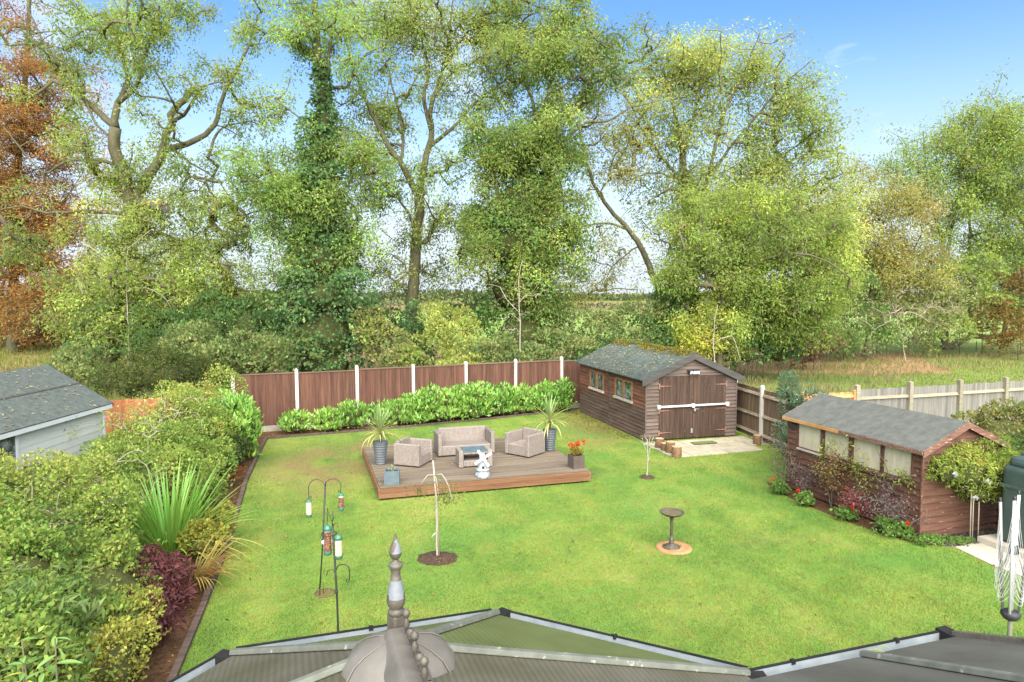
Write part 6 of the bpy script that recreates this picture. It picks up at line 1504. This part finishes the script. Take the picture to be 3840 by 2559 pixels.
make_bush('red_tip_shrub', 'little red leaved shrub at the edging below the corner laurel', 'shrub', None, [(-6.75, 15.95, .28, .28, .25, .16), (-6.55, 15.55, .22, .22, .2, .14)], 700, [C('a85c3c', .55), C('c47a4c', .55), C('9a6a48', .5)], (.07, .03), 136, core=0, rough=.4)
# grey green buddleia with large leaves near the camera
BUDL = [C('7d9a54', .55), C('93ae62', .58), C('a9c074', .58)]
make_bush('buddleia', 'grey green buddleia with narrow leaves at the lower left', 'shrub', None, [(-4.9, 6.9, .95, .55, .55, .42), (-4.55, 6.4, .9, .5, .5, .4), (-5.4, 7.5, .95, .5, .5, .4)], 1100, BUDL, (.13, .032), 137, core=0, rough=.4, upw=.1, droop=.25, nsc=3)
bl = empty('large_leaf_plant', (-3.98, 5.75, 0), 0, 'plant with large bright leaves, two yellow, at the bottom left', 'plant')
def big_leaf(L, w, c):
    V = []; seg = 6; vs = []
    for i in range(seg + 1):
        t = i / seg; ww = w * .5 * math.sin(PI * min(1, t * .92 + .06)) ** .8 * (1 - .3 * t)
        z = .12 * L * math.sin(t * 2.2); vs += [(L * t, 0, z), (L * t, ww, z + .25 * ww), (L * t, -ww, z + .25 * ww)]
    for i in range(seg):
        a, b = 3 * i, 3 * i + 3
        for q in ((a, b, b + 1, a + 1), (a, a + 2, b + 2, b)): V += [vs[k] for k in q]
    V = np.array(V)
    return poly_mesh('leaf', V, 4, np.array([c] * (len(V) // 4)), GLOSSLEAF)
LVG = [big_leaf(.25, .085, C(h, .58)) for h in ('8fb85a', '9cc464', '7fa850')]
LVY = big_leaf(.2, .09, C('d8d85c', .66))
rd = random.Random(12)
for s, (sx, sy, top) in enumerate(((.0, .0, 1.5), (-.38, .12, 1.42), (.1, -.35, 1.3), (-.15, -.2, 1.38))):
    MB().tube([(sx * .6, sy * .6, 0), (sx * .85, sy * .85, top * .6), (sx, sy, top)], [.012, .01, .006], 6).build('stem', BARK, bl)
    for k in range(9):
        z = top - k * .075; a = k * 2.2 + s
        me = LVY if (s, k) in ((1, 4), (1, 5)) else LVG[rd.randrange(3)]
        sc_ = .55 + .09 * min(k, 6)
        link('leaf', me, bl, (sx * (.86 + .14 * z / top), sy * (.86 + .14 * z / top), z), (rd.uniform(-.3, .3), rd.uniform(-.1, .5), a), (sc_,) * 3)

# ---------------------------------------------------------------- plants round the small shed
shedF = frame((7.44, 12.18, 0), 17.2)
def sp_(a, b, z=0): p = shedF @ Vector((a, b, z)); return (p.x, p.y, p.z)
CLIM = [C('7d9a44', .55), C('9fb850', .55), C('bccb60', .6), C('d8cc58', .62)]
cl = make_bush('climbing_plant', 'yellow green passion flower climbing over the near gable of the small shed', 'climber', None,
  [sp_(.75, -.3, 1.25) + (.62, .34, .5), sp_(1.3, -.3, 1.15) + (.6, .34, .55), sp_(.35, -.22, 1.3) + (.4, .25, .35), sp_(1.75, -.15, 1.25) + (.4, .3, .45), sp_(1.0, -.3, .85) + (.4, .28, .25), sp_(1.62, -.4, .85) + (.22, .2, .5)],
  9000, CLIM, (.075, .022), 141, stem=False, core=.5, rough=.32, bumps=.3, nsc=2.6, spread=.8, upw=.05, droop=.15)
for a, b in ((.82, -.32), (.9, -.3), (1.0, -.33)):
    p = sp_(a, b); MB().tube([(p[0] - cl.location.x, p[1] - cl.location.y, 0), (p[0] - cl.location.x - .02, p[1] - cl.location.y, 1.2)], .011, 6).build('cane', STAKE, cl)
for k, (a, b, z) in enumerate(((.2, -.48, 1.32), (.75, -.66, 1.2), (1.2, -.66, .95), (.55, -.6, .9))):
    p = sp_(a, b, z); flower_head(cl, (p[0] - cl.location.x, p[1] - cl.location.y, z), .045, 50 + k, [C('e4e4dc', .7), C('d8d8e4', .7)])
# runners along the windows
run = [sp_(-.1, y, z) for y, z in ((.05, 1.2), (.5, 1.05), (1.0, .98), (1.5, 1.05), (1.9, 1.12), (2.25, 1.3))]
make_tree('climber_runner', 'leafy runners trailing along the shed windows', 'climber', None, [(run, .012, .006), ([sp_(-.1, .6, 1.05), sp_(-.1, .75, 1.3), sp_(-.1, .95, 1.5)], .01, .005), ([sp_(-.1, 1.45, 1.05), sp_(-.12, 1.4, .8), sp_(-.13, 1.35, .6)], .01, .005)],
  [sp_(-.1, .3, 1.1) + (.1, .4, .14, 1, 0), sp_(-.1, .9, 1.05) + (.1, .5, .14, 1, 0), sp_(-.1, .75, 1.35) + (.08, .35, .12, .8, 0), sp_(-.1, 1.6, 1.2) + (.1, .3, .3, 1, 0), sp_(-.12, 1.38, .75) + (.07, .1, .2, .8, 0), sp_(-.1, 2.1, 1.3) + (.08, .25, .2, .8, .1)],
  80, CLIM, (.075, .026, 9, .09), 142, bark=TWIG, twig=.0022, step=.12, wander=.0)
def small_shrub(name, label, cat, a, b, lobes, n, pal, leaf, seed, tw=.003, stems=3, h=.5):
    p = sp_(a, b); rd = random.Random(seed)
    limbs = [([p, (p[0] + .02, p[1], h * .3), (p[0], p[1] + .02, h * .6)], .014, .008)]
    for k in range(stems):
        an = k * 2.2 + rd.random(); limbs.append(([(p[0], p[1], .05), (p[0] + .1 * math.cos(an), p[1] + .1 * math.sin(an), h * .5), (p[0] + .22 * math.cos(an), p[1] + .22 * math.sin(an), h * .95)], .01, .005))
    lb = [(p[0] + x, p[1] + y, z, rx, ry, rz, 1, 0) for x, y, z, rx, ry, rz in lobes]
    return make_tree(name, label, cat, 'small plants in the shed border', limbs, lb, n, pal, leaf, seed, bark=TWIG, twig=tw, step=.1, wander=.1, up=.1, droop=.1)
PURP = [C('7a6266', .58), C('968080', .58), C('aa9898', .58)]
small_shrub('spindly_shrub', 'thin grey twiggy shrub at the far corner of the small shed', 'shrub', -.35, 3.3, [(0, 0, .75, .22, .22, .4), (-.1, -.05, .45, .16, .16, .3)], 90, [C('8a8a70', .55), C('a39c84', .55), C('a08c88', .55)], (.045, .016, 9, .09), 151, h=.9)
small_shrub('berberis', 'small pinkish purple shrub left of the climbing rose', 'shrub', -.3, 2.65, [(0, 0, .42, .24, .22, .24), (.06, .1, .6, .14, .12, .14)], 60, PURP + [C('a8807c', .55)], (.045, .022, 10, .08), 152)
small_shrub('climbing_rose', 'bronze leaved rose on a stick against the shed planks', 'shrub', -.22, 1.95, [(0, 0, .75, .2, .2, .3), (.0, -.1, 1.0, .18, .2, .22), (0, .1, .45, .16, .14, .16)], 80, [C('a08058', .55), C('a8a05c', .55), C('b88468', .55), C('8fa050', .55)], (.055, .03, 10, .09), 153, h=1.0)
small_shrub('red_shrub', 'little crimson leaved shrub in the middle of the shed border', 'shrub', -.3, 1.25, [(0, 0, .38, .2, .2, .2), (.03, -.03, .55, .1, .1, .14)], 46, [C('a84450', .6), C('c85c64', .62), C('8a5450', .55)], (.045, .024, 11, .08), 154)
small_shrub('purple_smoke_bush', 'spreading dusky purple shrub at the near corner of the small shed', 'shrub', -.25, .35, [(0, 0, .55, .34, .4, .22), (-.25, .25, .68, .28, .22, .1), (.1, -.2, .62, .26, .2, .12), (0, .1, .85, .2, .2, .12)], 75, PURP + [C('9a8c70', .5)], (.05, .024, 10, .09), 155, h=.75)
GER = [C('6f9c48', .55), C('8fb85c', .58), C('a8c86c', .6)]
def geranium(label, a, b, r, n, seed, fl=((0, 0),)):
    p = sp_(a, b)
    o = make_bush('geranium', label, 'flower', 'red geraniums along the shed border', [(p[0], p[1], .12, r, r, .16), (p[0] + r * .5, p[1] - r * .3, .1, r * .7, r * .7, .13)], n, GER, (.055, .055), seed, stem=False, core=.5, rough=.3, nsc=5)
    for k, (x, y) in enumerate(fl):
        flower_head(o, (x, y, .3), .04, seed + k, [C('e04a20', .8), C('f06a30', .8)])
    return o
geranium('red geranium at the far end of the border, by the spindly shrub', -.55, 3.15, .17, 260, 161, ((-.1, .12),))
geranium('red geranium below the pinkish purple shrub', -.62, 2.3, .16, 240, 162, ((-.08, .08),))
geranium('red geranium in front of the crimson shrub', -.5, 1.3, .18, 280, 163, ((.1, -.12),))
geranium('wide red geranium clump at the near corner of the shed', -.35, .35, .3, 620, 164, ((.22, -.22),))
make_bush('ground_cover', 'low leafy creeper at the near corner of the small shed', 'plant', None, [sp_(.35, -.25, .02) + (.5, .18, .07), sp_(.0, -.2, .02) + (.3, .2, .1)], 1400, GER, (.045, .035), 165, stem=False, core=0, rough=.4)
make_bush('willow_shrub', 'silvery green willow shrub growing up behind the small shed', 'shrub', None, [(7.35, 17.6, 1.1, .42, .42, .8), (7.15, 17.2, .7, .38, .4, .6), (7.6, 17.3, 1.5, .4, .4, .65), (7.3, 17.8, 1.85, .28, .28, .5)], 5200, [C('6f9068', .52), C('8aa880', .55), C('a8c098', .58)], (.1, .026), 166, core=.35, rough=.45, upw=.35, spread=.7, bumps=.3, nsc=2)
make_bush('spiraea_bush', 'pale yellow green rounded bush right of the small shed roof', 'bush', None, [(12.0, 16.6, .9, 1.1, 1.0, .85), (13.0, 16.8, .8, 1.0, 1.0, .8), (11.3, 16.3, .6, .8, .8, .6)], 8000, [C('7f9450', .5), C('a0ac60', .52), C('bcb870', .55), C('a89860', .5)], (.09, .05), 167, rough=.3, bumps=.28)
make_bush('clematis_bush', 'green bush with white flecks at the far right behind the oil tank', 'bush', None, [(10.3, 13.6, .9, .7, .7, .85), (9.75, 13.3, .8, .5, .5, .8)], 4200, [C('6d8a48', .5), C('8aa45a', .52), C('b8c490', .6)], (.08, .045), 168, rough=.3)
# slate chips by the shed
SLT = mat('slate_chip', C('6c6a6c', .55), C('9a9490', .55), scale=8, rough=.85, objvar=.2)
g = np.random.default_rng(31); n = 1300
tt = g.random(n); B = np.stack([7.75 + tt * 1.6, 11.95 + tt * .45 + g.uniform(-.12, .34, n), np.full(n, .012) + g.random(n) * .02], 1)
o = leaves('slate_chippings', B, g.normal(size=(n, 3)) * np.array((1, 1, .12)), np.array((0, 0, 1)) + g.normal(size=(n, 3)) * .25, .07 * g.uniform(.5, 1.4, n), .05, palette([C('6c6a6c', .55), C('8f8a8a', .55), C('b0a290', .55), C('a8845c', .55)], g.random(n), n), None, mat('slate_chip'  , (.3, .3, .3)) if False else LEAF, fold=0, curl=0)
tag(o, 'grey slate chippings along the foot of the small shed', 'stones', kind='stuff')

# young trees
def sapling_weeping():
    r = make_tree('weeping_sapling', 'young weeping tree tied to a pale stake in a mulched ring', 'tree', None,
      [([(-1.27, 11.32, 0), (-1.28, 11.32, .8), (-1.30, 11.32, 1.5)], .02, .014), ([(-1.30, 11.32, 1.44), (-1.18, 11.25, 1.47), (-1.05, 11.15, 1.3), (-1.0, 11.1, 1.05)], .01, .004), ([(-1.30, 11.32, 1.42), (-1.42, 11.3, 1.44), (-1.52, 11.22, 1.3)], .009, .004), ([(-1.30, 11.32, 1.4), (-1.25, 11.15, 1.4), (-1.2, 11.0, 1.15)], .009, .004)],
      [(-1.08, 11.15, 1.15, .16, .14, .3, 1, 0), (-1.5, 11.22, 1.25, .1, .1, .14, .6, 0), (-1.2, 11.05, 1.25, .12, .12, .2, .8, 0), (-.95, 11.05, .95, .1, .1, .2, .6, 0)], 42, [C('7d9448', .55), C('9aa858', .55), C('a89a58', .5)], (.05, .02, 7, .07), 171, bark=SAPB, twigmat=TWIG, twig=.002, step=.1, wander=0, droop=1.2)
    r2 = MB().tube([(.03, 0, -.02), (.0, .0, .9), (-.06, .0, 1.69)], [.017, .016, .013], 7).build('stake', STAKE, r)
    MB().tube([(0, 0, .46), (-.06, -.02, .42), (-.09, -.03, .37)], .006, 5).build('tie', WHITEM, r)
sapling_weeping()
make_tree('bare_sapling', 'small leafless sapling with pale stem in front of the workshop', 'tree', None,
  [([(3.3, 16.42, 0), (3.31, 16.42, .35), (3.3, 16.42, .7), (3.29, 16.42, .95)], .018, .01), ([(3.31, 16.42, .3), (3.36, 16.42, .7), (3.44, 16.4, 1.02)], .012, .005), ([(3.3, 16.42, .62), (3.2, 16.42, .88), (3.17, 16.42, 1.0)], .009, .004), ([(3.3, 16.42, .7), (3.36, 16.42, .95)], .008, .004)],
  [(3.3, 16.42, .95, .17, .14, .13, 1, 0)], 26, ASH, (.05, .02, 1, .05), 172, bark=SAPB, twigmat=SAPB, twig=.003, step=.1, wander=0)

# ---------------------------------------------------------------- lawn grass, litter
g = np.random.default_rng(77)
N0 = 1100000
rr = g.random(N0)
Y = 4.4 * np.exp(rr * math.log(26.5 / 4.4))            # denser close to the house
X = g.uniform(-1, 1, N0) * (.80 * Y + .4)
B = np.stack([X, Y, np.zeros(N0)], 1)
ok = inside(B, LAWN)
def cut(poly):
    global ok
    ok &= ~inside(B, poly)
dkp = [tuple(dk(a, b)[:2]) for a, b in ((0, 0), (DKW, 0), (DKW, DKD), (0, DKD))]
gaF = frame((4.05, 20.45, 0), 15.3)
gap = [tuple((gaF @ Vector(p))[:2]) for p in ((0, 0, 0), (GW, 0, 0), (GW, GD, 0), (0, GD, 0))]
shp = [sp_(a, b)[:2] for a, b in ((0, 0), (SW, 0), (SW, SD), (0, SD))]
pvF = frame((4.42, 18.4, 0), 17.5); pvp = [tuple((pvF @ Vector(p))[:2]) for p in ((0, 0, 0), (3.5, 0, 0), (3.5, 1.75, 0), (0, 1.75, 0))]
for poly in (dkp, gap, shp, pvp, BED_L, BED_B, BED_R, PATH): cut(poly)
for (x, y, r) in ((-1.27, 11.32, .34), (3.3, 16.42, .17), (2.86, 11.78, .31)):
    ok &= (B[:, 0] - x) ** 2 + (B[:, 1] - y) ** 2 > r * r
B = B[ok]; n = len(B)
near = np.linalg.norm(B[:, :2], axis=1)
def lawn_cols(B, jit):
    n = len(B)
    st = np.sin((B[:, 0] * .956 + B[:, 1] * .292) * 2 * PI / .9)
    t = .5 * vnoise(B, .55) + .4 * vnoise(B, 1.7) + .22 * vnoise(B, 6.0) + .1 * vnoise(B, 17.) - .1
    t = .42 + (t - .48) * 1.15 + .06 * np.tanh(st * 2.5) + (vnoise(B + 31, .22) - .5) * .35
    # worn dry ground beside the deck, along the workshop and in small patches
    dry = np.exp(-(((B[:, 0] + 4.9) / 1.3) ** 2 + ((B[:, 1] - 17.8) / 2.6) ** 2)) * 1.3 + np.exp(-(((B[:, 0] - 2.5) / .9) ** 2 + ((B[:, 1] - 22.6) / 2.4) ** 2)) * .9
    dry = dry * vnoise(B, 1.6) * 1.35 + np.maximum(0, vnoise(B, .9) - .78) * .9 + np.maximum(0, vnoise(B + 9, 3.3) - .86) * 1.6
    lush = np.maximum(0, vnoise(B + 50, .8) - .6) * 1.5 + .75 * np.clip((9.5 - B[:, 1]) / 5, 0, 1) * np.clip((.5 - B[:, 0]) / 2.5, 0, 1) * vnoise(B, 1.1)
    cols = palette(GP, t, n, jit)
    k = np.clip(dry, 0, .8)[:, None] * (rng.uniform(.5, 1.3, (n, 1)) if jit else 1)
    cols = cols * (1 - k) + np.array(C('b89a6c', .5)) * k
    k = np.clip(lush, 0, .7)[:, None]
    return cols * (1 - k) + np.array(C('7cb452', .54)) * k, dry
GP = [C('7ca24a', .54), C('96b652', .54), C('aec25c', .54), C('c2c86e', .54)]
cols, dry = lawn_cols(B, .04)
keep = g.random(n) > np.clip(dry, 0, .5)
B, cols, near = B[keep], cols[keep], near[keep]; n = len(B)
w = .003 + near * .00045
h = g.uniform(.014, .03, n) * (1 + .5 * (vnoise(B, 2.5) - .5))
an = g.uniform(0, 2 * PI, n); lean_ = g.normal(size=(n, 2)) * .55
V = np.empty((n, 3, 3))
sx = np.stack([np.cos(an), np.sin(an), np.zeros(n)], 1) * w[:, None]
V[:, 0] = B - sx; V[:, 1] = B + sx
V[:, 2] = B + np.stack([lean_[:, 0] * h, lean_[:, 1] * h, h], 1)
V[:, :2, 2] -= .003
tag(link('grass', poly_mesh('grass', V.reshape(-1, 3), 3, cols, GRASS)), 'short green mown grass covering the lawn', 'grass', kind='stuff')
# the turf under the blades, in the same colours
gx, gy = np.meshgrid(np.arange(-8.2, 9.3, .1), np.arange(3.6, 26.8, .1))
gp_ = np.stack([gx.ravel(), gy.ravel(), np.full(gx.size, .003)], 1)
w_, h_ = gx.shape[1], gx.shape[0]
a_ = (np.arange(h_ - 1)[:, None] * w_ + np.arange(w_ - 1)[None, :]).ravel()
q_ = np.stack([a_, a_ + 1, a_ + w_ + 1, a_ + w_], 1)
q_ = q_[inside(gp_[q_].mean(1), LAWN)]
me = bpy.data.meshes.new('turf')
me.vertices.add(len(gp_)); me.vertices.foreach_set('co', gp_.astype(np.float32).ravel())
me.loops.add(q_.size); me.loops.foreach_set('vertex_index', q_.astype(np.int32).ravel())
me.polygons.add(len(q_)); me.polygons.foreach_set('loop_start', np.arange(0, q_.size, 4, dtype=np.int32))
me.update(calc_edges=True)
at_ = me.attributes.new('col', 'FLOAT_COLOR', 'POINT')
at_.data.foreach_set('color', np.concatenate([lawn_cols(gp_, .0)[0], np.ones((len(gp_), 1))], 1).astype(np.float32).ravel())
me.materials.append(GRASS)
link('turf', me, kind='structure')
# fallen leaves
def litter(name, label, n, sampler, pal, L, z=.03, seed=1):
    g = np.random.default_rng(seed); B = sampler(g, n); n = len(B); B[:, 2] += z
    o = leaves(name, B, g.normal(size=(n, 3)) * np.array((1, 1, .15)), np.array((0, 0, 1)) + g.normal(size=(n, 3)) * .3, L * g.uniform(.5, 1.4, n), L * .55, palette(pal, g.random(n), n), fold=.1)
    tag(o, label, 'leaves', kind='stuff')
LITP = [C('a87848', .6), C('c89a60', .62), C('8a5c3c', .6), C('d4c070', .65)]
def on_lawn(g, n):
    B = np.stack([g.uniform(-7, 8, n), g.uniform(5, 25, n), np.zeros(n)], 1)
    return B[inside(B, LAWN) & ~inside(B, dkp) & ~inside(B, gap) & ~inside(B, shp)]
litter('fallen_leaves', 'scattered fallen leaves lying about the lawn', 700, on_lawn, LITP, .06, .035, 1)
def by_shop(g, n):
    t = g.random(n); p = np.stack([4.0 - t * 1.5 - np.abs(g.normal(size=n)) * .7, 20.6 + t * 5.2 + g.normal(size=n) * .3, np.zeros(n)], 1); return p[inside(p, LAWN)]
litter('fallen_leaves', 'brown leaves drifted on the grass along the workshop wall', 900, by_shop, LITP, .06, .03, 2)
def on_deck(g, n):
    return np.array([tuple(dk(g.uniform(.05, DKW - .05), g.uniform(.05, DKD - .05))) for _ in range(n)])
litter('fallen_petals', 'pale fallen leaves scattered over the deck boards', 110, on_deck, [C('d8cba0', .7), C('c4b078', .65), C('b08a58', .6)], .05, .004, 3)
def on_bedb(g, n):
    B = np.stack([g.uniform(-9, 3, n), g.uniform(20, 27, n), np.zeros(n)], 1); return B[inside(B, BED_B)]
litter('fallen_leaves', 'orange brown leaf litter under the laurels by the back fence', 2600, on_bedb, LITP, .07, .02, 4)
def on_bedl(g, n):
    B = np.stack([g.uniform(-9.4, -2.6, n), g.uniform(4, 21, n), np.zeros(n)], 1); return B[inside(B, BED_L)]
litter('fallen_leaves', 'leaf litter on the soil under the left hedge', 4200, on_bedl, LITP, .06, .02, 5)
